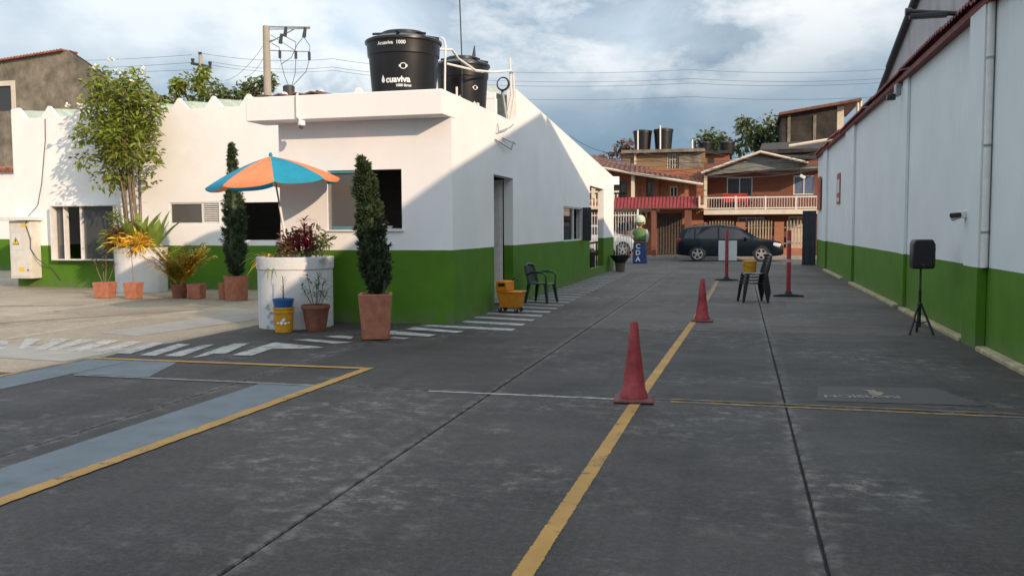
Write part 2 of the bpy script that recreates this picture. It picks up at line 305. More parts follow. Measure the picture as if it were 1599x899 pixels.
stain_mat('neighbour_render', (0.36, 0.35, 0.36), (0.46, 0.45, 0.45), (0.13, 0.125, 0.13), 0.7)
stain_mat('pole_concrete', (0.30, 0.27, 0.22), (0.38, 0.34, 0.28), (0.22, 0.2, 0.17))
brick_mat('brick_orange', (0.40, 0.145, 0.07), (0.32, 0.11, 0.056), (0.25, 0.16, 0.11)); brick_mat('brick_red', (0.215, 0.072, 0.043), (0.17, 0.056, 0.035), (0.17, 0.10, 0.07))
brick_mat('brick_ochre', (0.33, 0.215, 0.095), (0.27, 0.17, 0.08), (0.27, 0.20, 0.13))
mat('plaster_cream', (0.62, 0.56, 0.46), 0.8, 0.12, 3); mat('soffit', (0.20, 0.22, 0.20), 0.8, 0.15, 2)
mat('gate_brown', (0.085, 0.065, 0.05), 0.6, 0.25, 5); mat('curtain_blue', (0.10, 0.14, 0.24), 0.8, 0.25, 8); mat('red_cloth', (0.45, 0.04, 0.03), 0.7, 0.2, 8)
mat('picket_tan', (0.34, 0.265, 0.18), 0.8, 0.25, 4)
mat('gate_navy', (0.028, 0.036, 0.045), 0.55, 0.25, 4)
glass_mat('glass_dark'); glass_mat('glass_grey', (0.10, 0.098, 0.095), 0.10); glass_mat('glass_clear', (0.10, 0.105, 0.11), 0.04, 0.45)
mat('blue_frame', (0.06, 0.22, 0.28), 0.5, 0.15)
mat('car_navy', (0.0045, 0.009, 0.015), 0.22, 0.08, 3, spec=0.22); mat('car_silver', (0.48, 0.50, 0.53), 0.25, 0.05, 3, metal=0.35); mat('alloy', (0.50, 0.50, 0.50), 0.3, 0.1, 10, metal=0.6)
mat('lamp_red', (0.35, 0.015, 0.02), 0.2, 0.1); mat('lamp_clear', (0.62, 0.64, 0.66), 0.15, 0.1); mat('sign_yellow', (0.75, 0.50, 0.02), 0.5, 0.05); mat('sign_black', (0.02, 0.02, 0.02), 0.5, 0.05)
mat('poster_red', (0.36, 0.075, 0.06), 0.5, 0.25, 6); mat('sign_white', (0.62, 0.65, 0.65), 0.5, 0.06, 4)
mat('vest_green', (0.075, 0.15, 0.05), 0.7, 0.2, 6); mat('sleeve_pale', (0.30, 0.36, 0.34), 0.7, 0.15, 6); mat('helmet_pale', (0.42, 0.50, 0.36), 0.5, 0.15, 6); mat('skin', (0.42, 0.22, 0.14), 0.6, 0.1); mat('base_blue', (0.022, 0.055, 0.16), 0.5, 0.2, 6)
mat('wire', (0.05, 0.05, 0.055), 0.6, 0.1); mat('joint_filler', (0.022, 0.022, 0.023), 0.95, 0.3, 10)
mat('detergent_blue', (0.03, 0.08, 0.25), 0.5, 0.2)

# ---------------------------------------------------------------- mesh builder
def mrot(axis, a): return Matrix.Rotation(a, 3, axis)
class B:
    def __init__(s): s.v = []; s.f = []; s.m = []; s.mi = 0
    def add(s, vs, fs):
        k = len(s.v); s.v += [tuple(p) for p in vs]; s.f += [tuple(i+k for i in f) for f in fs]; s.m += [s.mi]*len(fs); return s
    def box(s, x0, x1, y0, y1, z0, z1):
        return s.add([(x0,y0,z0),(x1,y0,z0),(x1,y1,z0),(x0,y1,z0),(x0,y0,z1),(x1,y0,z1),(x1,y1,z1),(x0,y1,z1)],
                     [(0,3,2,1),(4,5,6,7),(0,1,5,4),(1,2,6,5),(2,3,7,6),(3,0,4,7)])
    def obox(s, c, size, R=None, taper=1.0):
        R = R or Matrix.Identity(3); hx, hy, hz = (q/2 for q in size); c = Vector(c)
        P = []
        for z, k in ((-hz, 1.0), (hz, taper)):
            for x, y in ((-hx,-hy),(hx,-hy),(hx,hy),(-hx,hy)): P.append(c + R @ Vector((x*k, y*k, z)))
        return s.add(P, [(0,3,2,1),(4,5,6,7),(0,1,5,4),(1,2,6,5),(2,3,7,6),(3,0,4,7)])
    def tube(s, pts, r, n=8, r1=None, cap=True):
        pts = [Vector(p) for p in pts]; k = len(pts); rings = []
        rr = r if isinstance(r, (list, tuple)) else [r + ((r1 if r1 is not None else r)-r)*i/max(1, k-1) for i in range(k)]
        d0 = (pts[1]-pts[0]).normalized(); up = Vector((0,0,1)) if abs(d0.z) < 0.9 else Vector((1,0,0))
        a = d0.cross(up).normalized()
        for i, p in enumerate(pts):
            d = (pts[min(i+1,k-1)]-pts[max(i-1,0)]).normalized()
            a = (a - d*a.dot(d)).normalized(); b = d.cross(a)
            rings.append([p + (a*cos(2*pi*j/n) + b*sin(2*pi*j/n))*rr[i] for j in range(n)])
        vs = [q for rg in rings for q in rg]; fs = []
        for i in range(k-1):
            for j in range(n):
                fs.append((i*n+j, i*n+(j+1)%n, (i+1)*n+(j+1)%n, (i+1)*n+j))
        if cap: fs += [tuple(range(n-1,-1,-1)), tuple((k-1)*n+j for j in range(n))]
        return s.add(vs, fs)
    def lathe(s, prof, c=(0,0,0), n=32, R=None, close=False):
        c = Vector(c); R = R or Matrix.Identity(3); vs = []; fs = []
        for r, z in prof:
            for j in range(n): vs.append(c + R @ Vector((r*cos(2*pi*j/n), r*sin(2*pi*j/n), z)))
        for i in range(len(prof)-1):
            for j in range(n): fs.append((i*n+j, i*n+(j+1)%n, (i+1)*n+(j+1)%n, (i+1)*n+j))
        if prof[0][0] > 0: fs.append(tuple(range(n-1,-1,-1)))
        if prof[-1][0] > 0: fs.append(tuple((len(prof)-1)*n+j for j in range(n)))
        return s.add(vs, fs)
    def prism(s, poly, f0, f1):
        """poly: 2d points; f0, f1 map a 2d point to 3d on either face"""
        n = len(poly); vs = [f0(*p) for p in poly]+[f1(*p) for p in poly]
        return s.add(vs, [tuple(range(n)), tuple(range(2*n-1, n-1, -1))]+[(i, i+n, (i+1)%n+n, (i+1)%n) for i in range(n)])
    def quad(s, a, b, c, d): return s.add([a,b,c,d], [(0,1,2,3)])
    def build(s, name, mats, parent=None, bevel=0.0, angle=38, world=True, flat=False, recalc=True):
        me = bpy.data.meshes.new(name); vs = s.v
        if parent is not None and world:
            loc, rz = TH[parent.name]; c, q = cos(-rz), sin(-rz)
            vs = [((x-loc[0])*c-(y-loc[1])*q, (x-loc[0])*q+(y-loc[1])*c, z-loc[2]) for x, y, z in vs]
        me.from_pydata(vs, [], s.f)
        if isinstance(mats, str): mats = [mats]
        for m in mats: me.materials.append(MATS[m])
        if len(mats) > 1: me.polygons.foreach_set('material_index', s.m)
        if recalc and len(s.f) < 6000:
            import bmesh
            bm = bmesh.new(); bm.from_mesh(me); bmesh.ops.recalc_face_normals(bm, faces=bm.faces); bm.to_mesh(me); bm.free()
        if not flat:
            me.polygons.foreach_set('use_smooth', [True]*len(me.polygons)); me.set_sharp_from_angle(angle=radians(angle))
        me.update()
        o = bpy.data.objects.new(name, me); COL.objects.link(o)
        if parent is not None:
            o.parent = parent; TH[o.name] = TH[parent.name] if world else ((0,0,0), 0)
        else: TH[o.name] = ((0,0,0), 0)
        if bevel > 0:
            md = o.modifiers.new('bevel', 'BEVEL'); md.width = bevel; md.segments = 2; md.limit_method = 'ANGLE'; md.angle_limit = radians(35)
        return o
TH = {}
def thing(name, label, cat, loc=(0,0,0), rz=0.0, group=None):
    o = bpy.data.objects.new(name, None); COL.objects.link(o); o.location = loc; o.rotation_euler = (0,0,rz); o.empty_display_size = 0.2
    o['label'] = label; o['category'] = cat; o['kind'] = 'thing'
    if group: o['group'] = group
    TH[o.name] = (tuple(loc), rz); return o
def tag(o, label, cat, group=None):
    o['label'] = label; o['category'] = cat; o['kind'] = 'thing'
    if group: o['group'] = group
    return o
def rebase(o):
    """move a single-mesh thing's origin to its base"""
    me = o.data; co = np.zeros(len(me.vertices)*3); me.vertices.foreach_get('co', co); co = co.reshape(-1, 3)
    c = np.array([(co[:,0].min()+co[:,0].max())/2, (co[:,1].min()+co[:,1].max())/2, co[:,2].min()])
    me.vertices.foreach_set('co', (co-c).ravel()); me.update(); o.location = c; return o
def copy_tree(o, parent=None):
    c = o.copy(); COL.objects.link(c); c.parent = parent
    for ch in list(o.children): copy_tree(ch, c)
    return c
def struct(o): o['kind'] = 'structure'; return o
def text_mesh(txt, size, bold=0.0):
    cu = bpy.data.curves.new('txt', 'FONT'); cu.body = txt; cu.size = size; cu.offset = bold; cu.align_x = 'CENTER'; cu.resolution_u = 3
    ob = bpy.data.objects.new('txt', cu); COL.objects.link(ob)
    dg = bpy.context.evaluated_depsgraph_get(); me = bpy.data.meshes.new_from_object(ob.evaluated_get(dg))
    vs = [tuple(v.co) for v in me.vertices]; fs = [tuple(p.vertices) for p in me.polygons]
    bpy.data.objects.remove(ob); bpy.data.curves.remove(cu); bpy.data.meshes.remove(me); return vs, fs
def glyphs(vs, fs):
    """split a text mesh into its letters"""
    par = list(range(len(vs)))
    def find(a):
        while par[a] != a: par[a] = par[par[a]]; a = par[a]
        return a
    for f in fs:
        for q in f[1:]: par[find(q)] = find(f[0])
    comp = {}
    for i in range(len(vs)): comp.setdefault(find(i), []).append(i)
    spans = sorted(([min(vs[i][0] for i in c), max(vs[i][0] for i in c), list(c)] for c in comp.values()), key=lambda c: c[0])
    out_ = []
    for c in spans:
        if out_ and c[0] < out_[-1][1]-0.002: out_[-1][1] = max(out_[-1][1], c[1]); out_[-1][2] += c[2]
        else: out_.append(c)
    res = []
    for _, _, idx in out_:
        m_ = {k: n_ for n_, k in enumerate(idx)}; res.append((idx, [tuple(m_[q] for q in f) for f in fs if f[0] in m_]))
    return res
def wall_grid(b, fn, u0, u1, v0, v1, thick, holes=(), top=True, ends=True):
    """wall with rectangular openings; fn(u, v, d) -> xyz; d=0 outer face"""
    us = sorted({u0, u1, *[h[0] for h in holes], *[h[1] for h in holes]}); vs = sorted({v0, v1, *[h[2] for h in holes], *[h[3] for h in holes]})
    us = [u for u in us if u0 <= u <= u1]; vs = [v for v in vs if v0 <= v <= v1]
    def solid(i, j):
        if i < 0 or j < 0 or i >= len(us)-1 or j >= len(vs)-1: return None
        cu, cv = (us[i]+us[i+1])/2, (vs[j]+vs[j+1])/2
        return not any(h[0] < cu < h[1] and h[2] < cv < h[3] for h in holes)
    for i in range(len(us)-1):
        for j in range(len(vs)-1):
            if not solid(i, j): continue
            a, c, d, e = us[i], us[i+1], vs[j], vs[j+1]
            b.quad(fn(a,d,0), fn(c,d,0), fn(c,e,0), fn(a,e,0)); b.quad(fn(a,d,thick), fn(a,e,thick), fn(c,e,thick), fn(c,d,thick))
            for (ii, jj, p, q, edge) in ((i-1,j,(a,d),(a,e),ends), (i+1,j,(c,d),(c,e),ends), (i,j-1,(a,d),(c,d),False), (i,j+1,(a,e),(c,e),top)):
                sld = solid(ii, jj)
                if sld is True or (sld is None and not edge): continue
                b.quad(fn(*p,0), fn(*q,0), fn(*q,thick), fn(*p,thick))
    return b

# ================================================================ the setting
g = B(); g.box(-400, 400, -200, 900, -0.6, -0.13); struct(g.build('ground', 'ground_soil'))
yard = bpy.data.objects.new('yard', None); COL.objects.link(yard); yard['kind'] = 'structure'; TH['yard'] = ((0,0,0), 0)
JX = [0.42-2.74*i for i in range(-1, 12)]; JY = [2.45-5.75*2+5.75*i for i in range(0, 9)]
jb = B(); jb.quad((JX[-1]-2.7, JY[0], -0.028), (3.3, JY[0], -0.028), (3.3, 40.4, -0.028), (JX[-1]-2.7, 40.4, -0.028)); jb.build('joint_filler', 'joint_filler', yard)
sl = B(); hw, hl = 2.74/2-0.009, 5.75/2-0.014
sl.prism([(-hw+.006,-hl+.006),(hw-.006,-hl+.006),(hw-.006,hl-.006),(-hw+.006,hl-.006)], lambda x,y:(x,y,0), lambda x,y:(x,y,-0.001))
sl = B()
for z, i in ((0, .007), (-0.008, 0), (-0.12, 0)):
    sl.v += [(-hw+i,-hl+i,z),(hw-i,-hl+i,z),(hw-i,hl-i,z),(-hw+i,hl-i,z)]
sl.f = [(0,1,2,3)]+[(a,a+4,(a+1)%4+4,(a+1)%4) for a in range(4)]+[(a+4,a+8,(a+1)%4+8,(a+1)%4+4) for a in range(4)]; sl.m = [0]*9
slab0 = sl.build('concrete_slab', 'yard_concrete', yard); first = True
for jx in JX:
    for jy in JY:
        if jy > 36.5: continue
        o = slab0 if first else slab0.copy()
        if not first: COL.objects.link(o); o.parent = yard
        first = False
        o.location = (jx-1.37, jy+2.875, 0)
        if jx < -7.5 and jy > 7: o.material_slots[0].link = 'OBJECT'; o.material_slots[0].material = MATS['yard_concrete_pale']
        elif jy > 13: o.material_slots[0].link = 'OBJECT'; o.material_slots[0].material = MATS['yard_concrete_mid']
e_ = B(); e_.box(-30, 3.3, JY[-1]+0.0, 40.4, -0.12, 0.0); e_.build('apron', 'yard_concrete', yard)
st = B(); st.box(-200, 200, 40.41, 45.6, -0.2, -0.02); struct(st.build('street', 'street_asphalt'))
pv = B(); pv.box(-200, 200, 45.61, 47.9, -0.2, 0.12); pvo = struct(pv.build('pavement', 'pavement', bevel=0.02))
kb = B(); kb.box(-200, 200, 45.45, 45.605, -0.2, 0.125); struct(kb.build('kerb', 'pavement', bevel=0.015))

def strip(name, pts, m, z=0.004):
    b = B(); b.add([(x, y, z) for x, y in pts], [tuple(range(len(pts)))]); return b.build(name, m, yard)
def ragged(name, p0, p1, w0, w1, m, z=0.004, step=0.05, amp=0.006, seed=1):
    """painted line with brush-uneven edges"""
    r = random.Random(seed); p0 = Vector(p0); p1 = Vector(p1); d = p1-p0; n = max(2, int(d.length/step)); d.normalize(); q = Vector((-d.y, d.x))
    b = B(); vs = []
    for i in range(n+1):
        t = i/n; c = p0+(p1-p0)*t; w = (w0+(w1-w0)*t)/2
        for s in (-1, 1):
            e = w + (r.uniform(-amp, amp) if 0 < i < n else 0); c2 = c+q*e*s; vs.append((c2.x, c2.y, z))
    b.add(vs, [(2*i, 2*i+2, 2*i+3, 2*i+1) for i in range(n)]); return b.build(name, m, yard)
G2 = lambda px, py: gz(px, py)[:2]
# long yellow line, in straight runs
yl = [(-1.02, -1.0), (-0.955, 3.5), (-0.90, 8.02), (-0.74, 15.2), (-0.66, 22.0), (-0.62, 27.0)]
for i in range(5): ragged('yellow_line', yl[i], yl[i+1], 0.10, 0.10, 'paint_yellow' if i < 3 else 'paint_yellow_worn', 0.004, 0.012, 0.0045, i)
# yellow box of the test bay on the left
ragged('yellow_line', (-4.27, 1.0), (-4.10, 9.34), 0.12, 0.12, 'paint_yellow', 0.008, 0.06, 0.006, 11)
ragged('yellow_line', (-7.80, 9.30), (-4.06, 9.29), 0.10, 0.10, 'paint_yellow', 0.0085, 0.06, 0.005, 12)
ragged('yellow_line', (-7.87, 5.5), (-7.83, 9.25), 0.09, 0.09, 'paint_yellow_worn', 0.008, 0.06, 0.005, 13)
# grey-blue bands inside it
strip('blue_band', [(-4.79, 0.8), (-4.33, 0.8), (-4.17, 8.19), (-4.80, 8.19)], 'paint_blue')
strip('blue_band', [(-7.80, 5.2), (-7.22, 5.2), (-7.18, 9.24), (-7.80, 9.24)], 'paint_blue')
strip('blue_band', [(-7.17, 8.22), (-6.2, 8.22), (-6.55, 9.24), (-7.17, 9.24)], 'paint_blue')
strip('grey_band', [(-10.4, 9.2), (-7.95, 9.0), (-7.9, 10.2), (-10.4, 10.1)], 'paint_band')
strip('grey_band', [(-9.6, 11.6), (-8.75, 11.4), (-8.2, 14.6), (-9.4, 15.2)], 'paint_band')
ragged('yellow_line', (-13.6, 10.6), (-10.4, 15.6), 0.10, 0.10, 'paint_faded', 0.004, 0.06, 0.006, 17)
ragged('yellow_line', (-18.0, 14.3), (-13.5, 15.9), 0.09, 0.09, 'paint_faded', 0.004, 0.06, 0.006, 18)
# white rim along the cross joint, yellow twin lines right of the cone
ragged('white_line', (-7.1, 8.155), (-4.2, 8.155), 0.045, 0.045, 'paint_white_worn', 0.0085, 0.05, 0.006, 21)
ragged('white_line', (-2.95, 8.145), (-1.0, 8.145), 0.045, 0.055, 'paint_white', 0.004, 0.05, 0.006, 22)
ragged('yellow_line', (-0.60, 8.135), (3.0, 8.10), 0.05, 0.04, 'paint_yellow_worn', 0.004, 0.05, 0.008, 23)
ragged('yellow_line', (-0.60, 8.255), (2.3, 8.25), 0.03, 0.03, 'paint_yellow_worn', 0.004, 0.05, 0.006, 24)
ragged('yellow_line', (-0.5, 14.96), (2.2, 14.90), 0.05, 0.04, 'paint_faded', 0.004, 0.05, 0.008, 25)
ragged('white_line', (-0.5, 21.9), (1.0, 21.8), 0.05, 0.05, 'paint_faded', 0.004, 0.05, 0.01, 26)
# walkway hatching: white bars
for i in range(26):                                              # along the side of the building
    y = 13.55+i*0.74
    strip('white_bar', [(-4.58 if y > 13.95 else -5.0, y), (-3.42-0.012*i, y-0.30), (-3.42-0.012*i, y-0.02), (-4.58 if y > 13.95 else -5.0, y+0.28)], 'paint_white' if i < 5 else 'paint_white_worn')
    if i == 20: pass
bars = [((0,532),(0,546),(8,545),(15,532)), ((28,545),(40,529),(66,529),(38,545)), ((54,546),(84,529),(112,529),(66,547)), ((74,547),(124,530),(150,531),(88,547)),
        ((105,548),(162,531),(189,532),(128,549)), ((142,550),(203,533),(224,534),(165,551)), ((180,552),(240,535),(261,535),(203,553)), ((218,555),(278,537),(297,538),(242,556)),
        ((256,556),(312,540),(335,538),(283,557)), ((300,559),(350,541),(372,541),(322,556)), ((318,552),(366,537),(390,536),(352,553)), ((362,555),(425,536),(448,537),(392,556)),
        ((400,545),(430,535),(508,543),(470,545)), ((459,531),(482,530),(552,535),(520,537)), ((506,526),(530,524),(552,526),(548,530)),
        ((600,522),(612,517),(682,523),(670,526)), ((634,515),(646,511),(725,518),(713,520)), ((608,529),(614,526),(640,528),(632,530))]
for i, q in enumerate(bars):
    strip('white_bar', [G2(*p) for p in q], 'paint_white', 0.0055+0.0002*i)
# worn floor mark: lettering that faces the other way, and a tan arrow-like emblem
gb = [G2(1277,603), G2(1460,606), G2(1540,634), G2(1275,626)]; strip('ghost_panel', gb, 'paint_ghost', 0.004)
vs, fs = text_mesh('REVISION', 0.24, 0.004); a0 = Vector(G2(1405,621)); a1 = Vector(G2(1287,619)); ctr = (a0+a1)/2; dx = (a1-a0).normalized()
span = max(v[0] for v in vs)-min(v[0] for v in vs); k = (a1-a0).length/span
tb = B(); tb.add([(ctr.x+dx.x*v[0]*k-dx.y*(v[1]-0.08)*k*-1*-1, ctr.y+dx.y*v[0]*k+dx.x*(v[1]-0.08)*k, 0.0085) for v in vs], fs); tb.build('floor_lettering', 'paint_white_worn', yard)
em = [(1345,609.5),(1366,609.5),(1368,612),(1376,613),(1381,614.5),(1374,619),(1364,619.5),(1358,616),(1355,612)]
strip('floor_emblem', [G2(*p) for p in em], 'paint_faded', 0.0085)

# ---------------------------------------------------------------- right boundary wall
rw = thing('boundary_wall', 'long white wall with green dado and red coping along the right side of the yard', 'wall', (3.2, 13, 0))
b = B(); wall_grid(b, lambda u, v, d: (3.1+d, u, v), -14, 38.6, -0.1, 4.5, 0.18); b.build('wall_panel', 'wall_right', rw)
for y0, y1, pr in ((12.55, 13.3, 0.12), (18.25, 18.75, 0.06), (26.3, 28.3, 0.07), (34.2, 35.6, 0.07), (5.0, 5.7, 0.12)):
    b = B(); b.box(3.1-pr, 3.098, y0, y1, -0.1, 4.47); b.build('pilaster', 'wall_right', rw, bevel=0.008)
for y0, y1 in ((-14, 4.9), (5.75, 12.45), (13.36, 18.2), (18.8, 26.25), (28.35, 34.1)):
    b = B(); b.box(2.955, 3.097, y0, y1, -0.1, 0.055); b.build('kerb_edge', 'kerb', rw, bevel=0.02)
cs = B(); n = 60; prof = [(i*1.83/n, 0.022*sin(2*pi*i*1.83/n/0.177)) for i in range(n+1)]
for x, dz in ((2.90, 0.0), (3.34, 0.11)):
    for (y, z) in prof: cs.v.append((x, y, z+dz))
for (y, z) in prof: cs.v.append((2.90, y, z-0.03))
for i in range(n): cs.f += [(i, i+1, n+1+i+1, n+1+i), (i, 2*(n+1)+i, 2*(n+1)+i+1, i+1)]; cs.m += [0, 0]
c0 = cs.build('coping_sheet', 'coping_red', rw, world=False, angle=60)
for i in range(29):
    o = c0 if i == 0 else c0.copy()
    if i: COL.objects.link(o); o.parent = rw
    o.location = (-3.2, -27+i*1.80, 4.53+(i % 2)*0.012); o.rotation_euler = (rnd.uniform(-.004, .004), rnd.uniform(-.02, .02), 0)
b = B(); b.box(2.97, 3.098, -14, 38.6, 4.40, 4.49); b.build('fascia_board', 'coping_red', rw)

# neighbour's gable building behind it (casts the big shadow on the office)
nb = thing('gable_building', 'streaked grey gable building rising behind the right boundary wall', 'building', (8, 12, 0))
prof = [(-28,-0.1),(28.9,-0.1),(28.9,4.45),(14.5,8.2),(3.9,5.45),(-28,5.42)]
b = B(); b.prism(prof, lambda y, z: (3.72, y, z), lambda y, z: (3.95, y, z)); b.build('gable_wall', 'neighbour_render', nb)
b = B(); rp = [(28.7,4.40),(14.5,8.08),(3.9,5.36),(-27.8,5.33)]
for i in range(3):
    (ya, za), (yb, zb) = rp[i], rp[i+1]; b.quad((3.96,ya,za),(14,ya,za),(14,yb,zb),(3.96,yb,zb))
b.build('roof', 'roof_sheet', nb)
b = B(); b.tube([(3.66,27.6,4.86),(3.66,24.6,5.64)], 0.085, 10); b.tube([(3.66,24.6,5.66),(3.66,15.2,8.08)], 0.10, 10); b.build('rake_gutter', 'dark_metal', nb)

# ---------------------------------------------------------------- left boundary wall
lb = thing('boundary_wall', 'white and green garden wall with tile coping left of the hall', 'wall', (-30, 29.3, 0))
b = B(); wall_grid(b, lambda u, v, d: (u, 29.3+d, v), -45, -20.2, -0.1, 3.98, 0.2); b.build('wall_panel', 'wall_boundary', lb)
tl = B(); tl.tube([(0,-0.28,0.0),(0,0.28,0.10)], [0.10, 0.085], 8); t0 = tl.build('coping_tile', 'roof_tile', lb, world=False)
for i in range(52):
    o = t0 if i == 0 else t0.copy()
    if i: COL.objects.link(o); o.parent = lb
    o.location = (-32.0+30+i*0.185, 0.1, 4.0+rnd.uniform(-.01,.01))

# ================================================================ the office and inspection hall
ob = thing('office_building', 'white office and hall with green dado, flat canopy and sawtooth roof edge', 'building', (-4.6, 13.95, 0))
XS, YF, YH = -4.6, 13.95, 20.8
b = B(); wall_grid(b, lambda u, v, d: (u, YF+d, v), -7.75, XS, -0.1, 3.41, 0.18, [(-6.85, -5.49, 1.58, 2.59)], top=False); b.build('front_wall', 'wall_front', ob)
b = B(); wall_grid(b, lambda u, v, d: (XS-d, u, v), 14.13, 33.3, -0.1, 2.95, 0.2, [(16.5, 18.0, -0.1, 2.63), (23.5, 26.5, 1.22, 2.18), (27.8, 30.75, 0.26, 2.92)], top=False)
b.prism([(14.13,2.95),(33.3,2.95),(33.3,3.48),(18.3,4.52),(18.3,3.81),(14.13,3.81)], lambda y, z: (XS, y, z), lambda y, z: (XS-0.2, y, z)); b.build('side_wall', 'wall_front', ob)
b = B(); b.box(-8.10, XS-0.002, 13.5, 14.128, 3.412, 3.81); b.build('canopy', 'wall_front', ob, bevel=0.012)
b = B(); b.box(-7.75, -7.57, 14.13, 20.78, -0.1, 3.5); b.build('return_wall', 'wall_front', ob)
b = B(); b.box(-7.56, -4.81, 14.13, 20.78, 3.38, 3.5); b.build('roof_slab', 'old_concrete', ob)
b = B(); b.box(-7.5, -4.81, 20.4, 20.78, 0, 3.37); b.build('partition', 'interior', ob)
b = B(); b.box(-7.5, -5.85, 16.3, 16.4, 0, 3.37); b.build('partition', 'interior', ob)
# hall
b = B(); wall_grid(b, lambda u, v, d: (u, YH+d, v), -19.85, -7.76, -0.1, 4.72, 0.18, [(-18.47, -16.53, 0.80, 2.25), (-14.85, -13.35, 1.74, 2.32), (-12.77, -9.6, 1.31, 2.30)], top=False)
b.box(-7.74, -5.75, 20.81, 20.98, 3.5, 4.72)
pk = [-19.62+1.03*i for i in range(14)]; pts = [(-19.85,4.72)]
tp = [(-19.85, 4.98)]
for i, x in enumerate(pk):
    z = 5.02+0.012*i
    if i: tp.append((x-0.26, z-0.31))
    tp += [(x-0.02, z-0.005), (x+0.02, z-0.005), (x+0.28, z-0.30)]
tp = [p for p in tp if p[0] < -5.76]+[(-5.75, 4.86)]
b.prism([(-19.85,4.72)]+tp+[(-5.75,4.72)], lambda x, z: (x, YH, z), lambda x, z: (x, YH+0.1, z)); b.build('hall_wall', 'wall_hall', ob)
for i, x in enumerate(pk):                                           # each folded roof channel
    z = 5.0+0.012*i; b = B(); rows = []
    for y, dz in ((YH+0.11, -0.04), (YH+1.7, 0.12), (YH+12.0, -1.25)):
        rows.append([(x-0.51, y, z-0.27+dz), (x-0.27, y, z-0.27+dz), (x-0.02, y, z+dz), (x+0.02, y, z+dz), (x+0.30, y, z-0.27+dz), (x+0.515, y, z-0.27+dz)])
    b.v = [p for r in rows for p in r]
    for k in range(2):
        for j in range(5): b.f.append((k*6+j, k*6+j+1, k*6+j+7, k*6+j+6)); b.m.append(0)
    b.build('roof_channel', 'roof_sheet', ob)
b = B(); b.box(-19.85, -19.67, 20.98, 33.3, -0.1, 3.4); b.prism([(20.98,3.4),(33.3,3.4),(33.3,3.45),(20.98,4.68)], lambda y, z: (-19.85,y,z), lambda y, z: (-19.67,y,z)); b.build('end_wall', 'wall_hall', ob)
b = B(); b.box(-19.6, -5.76, 27.2, 27.35, 0, 3.35); b.box(-5.75, -4.82, 27.2, 27.35, 0, 3.9); b.build('back_wall', 'interior', ob)
b = B(); b.quad((-7.56, 20.79, 3.46), (-4.81, 20.79, 4.2), (-4.81, 33.25, 3.42), (-7.56, 33.25, 3.42)); b.build('porch_ceiling', 'tile_white', ob)
b = B(); b.box(-19.6, -4.85, 20.99, 27.19, 0.005, 0.02); b.build('hall_floor', 'interior_dark', ob)
# front window: fixed grey pane left, open right half
w = B(); w.box(-6.85, -6.80, YF+0.02, YF+0.10, 1.58, 2.59); w.box(-6.80, -6.10, YF+0.03, YF+0.09, 2.54, 2.59); w.box(-6.80, -6.10, YF+0.03, YF+0.09, 1.58, 1.635)
w.box(-6.13, -6.09, YF+0.03, YF+0.09, 1.635, 2.54); w.box(-6.09, -5.49, YF+0.04, YF+0.10, 1.58, 1.60); wf = w.build('window', 'aluminium', ob)
w = B(); w.box(-6.80, -6.13, YF+0.055, YF+0.063, 1.635, 2.54); w.build('pane', 'glass_grey', wf)
for z0, z1 in ((2.545, 2.58), (1.585, 1.63)):
    w = B(); w.box(-6.79, -6.14, YF+0.022, YF+0.029, z0, z1); w.build('sash_rail', 'blue_frame', wf)
w = B(); w.box(-6.88, -5.46, YF-0.035, YF+0.002, 1.55, 1.578); w.build('sill', 'white_metal', wf)
# hall windows
w = B()
for x0, x1 in ((-18.50,-18.45),(-17.62,-17.56),(-16.55,-16.50),(-18.16,-18.12)): w.box(x0, x1, YH-0.10 if x0 > -18.4 else YH-0.22, YH+0.06, 0.80, 2.25)
w.box(-18.50, -16.50, YH-0.22, YH+0.06, 2.251, 2.285); w.box(-18.50, -16.50, YH-0.22, YH+0.06, 0.765, 0.799); wf = w.build('window', 'white_metal', ob)
w = B(); w.box(-18.41, -18.17, YH-0.05, YH-0.042, 0.8, 2.25); w.box(-17.53, -16.59, YH-0.05, YH-0.042, 0.8, 2.25); w.build('pane', 'glass_clear', wf)
w = B()
for x0, x1, z0, z1 in ((-14.85,-13.35,2.28,2.32),(-14.85,-13.35,1.74,1.78),(-14.85,-14.81,1.78,2.28),(-13.88,-13.83,1.78,2.28)): w.box(x0, x1, YH+0.02, YH+0.08, z0, z1)
wf = w.build('window', 'white_metal', ob)
w = B(); w.box(-14.81, -13.88, YH+0.045, YH+0.053, 1.78, 2.28); w.build('pane', 'glass_grey', wf)
lv = B(); lv.obox((0,0,0), (0.46, 0.05, 0.012), mrot('X', radians(35))); l0 = lv.build('louvre_slat', 'white_metal', wf, world=False)
for i in range(9):
    o = l0 if i == 0 else l0.copy()
    if i: COL.objects.link(o); o.parent = wf
    o.location = (-13.59, YH+0.04, 1.80+i*0.056)
    TH[o.name] = ((0,0,0), 0)
for o in [c for c in wf.children if c.name.startswith('louvre')]: o.location = (o.location.x-XS, o.location.y-YF, o.location.z)
# door in the side wall
d = B(); d.box(-5.62, -4.82, 17.93, 17.97, 0.02, 2.6); do = d.build('door', 'white_metal', ob)
d = B(); d.box(-5.58, -4.86, 17.915, 17.929, 0.12, 1.15); d.box(-5.58, -4.86, 17.915, 17.929, 1.25, 2.5); d.build('door_panel', 'white_pvc', do)
d = B(); d.tube([(-5.52,17.91,1.1),(-5.52,17.86,1.1),(-5.42,17.86,1.1)], 0.01, 6); d.build('handle', 'aluminium', do)
d = B(); d.box(-5.84, -5.8, 16.42, 20.38, 0.02, 1.4); d.box(-5.84, -5.8, 16.42, 20.38, 1.9, 3.36); d.build('tiled_partition', 'tile_white', ob)
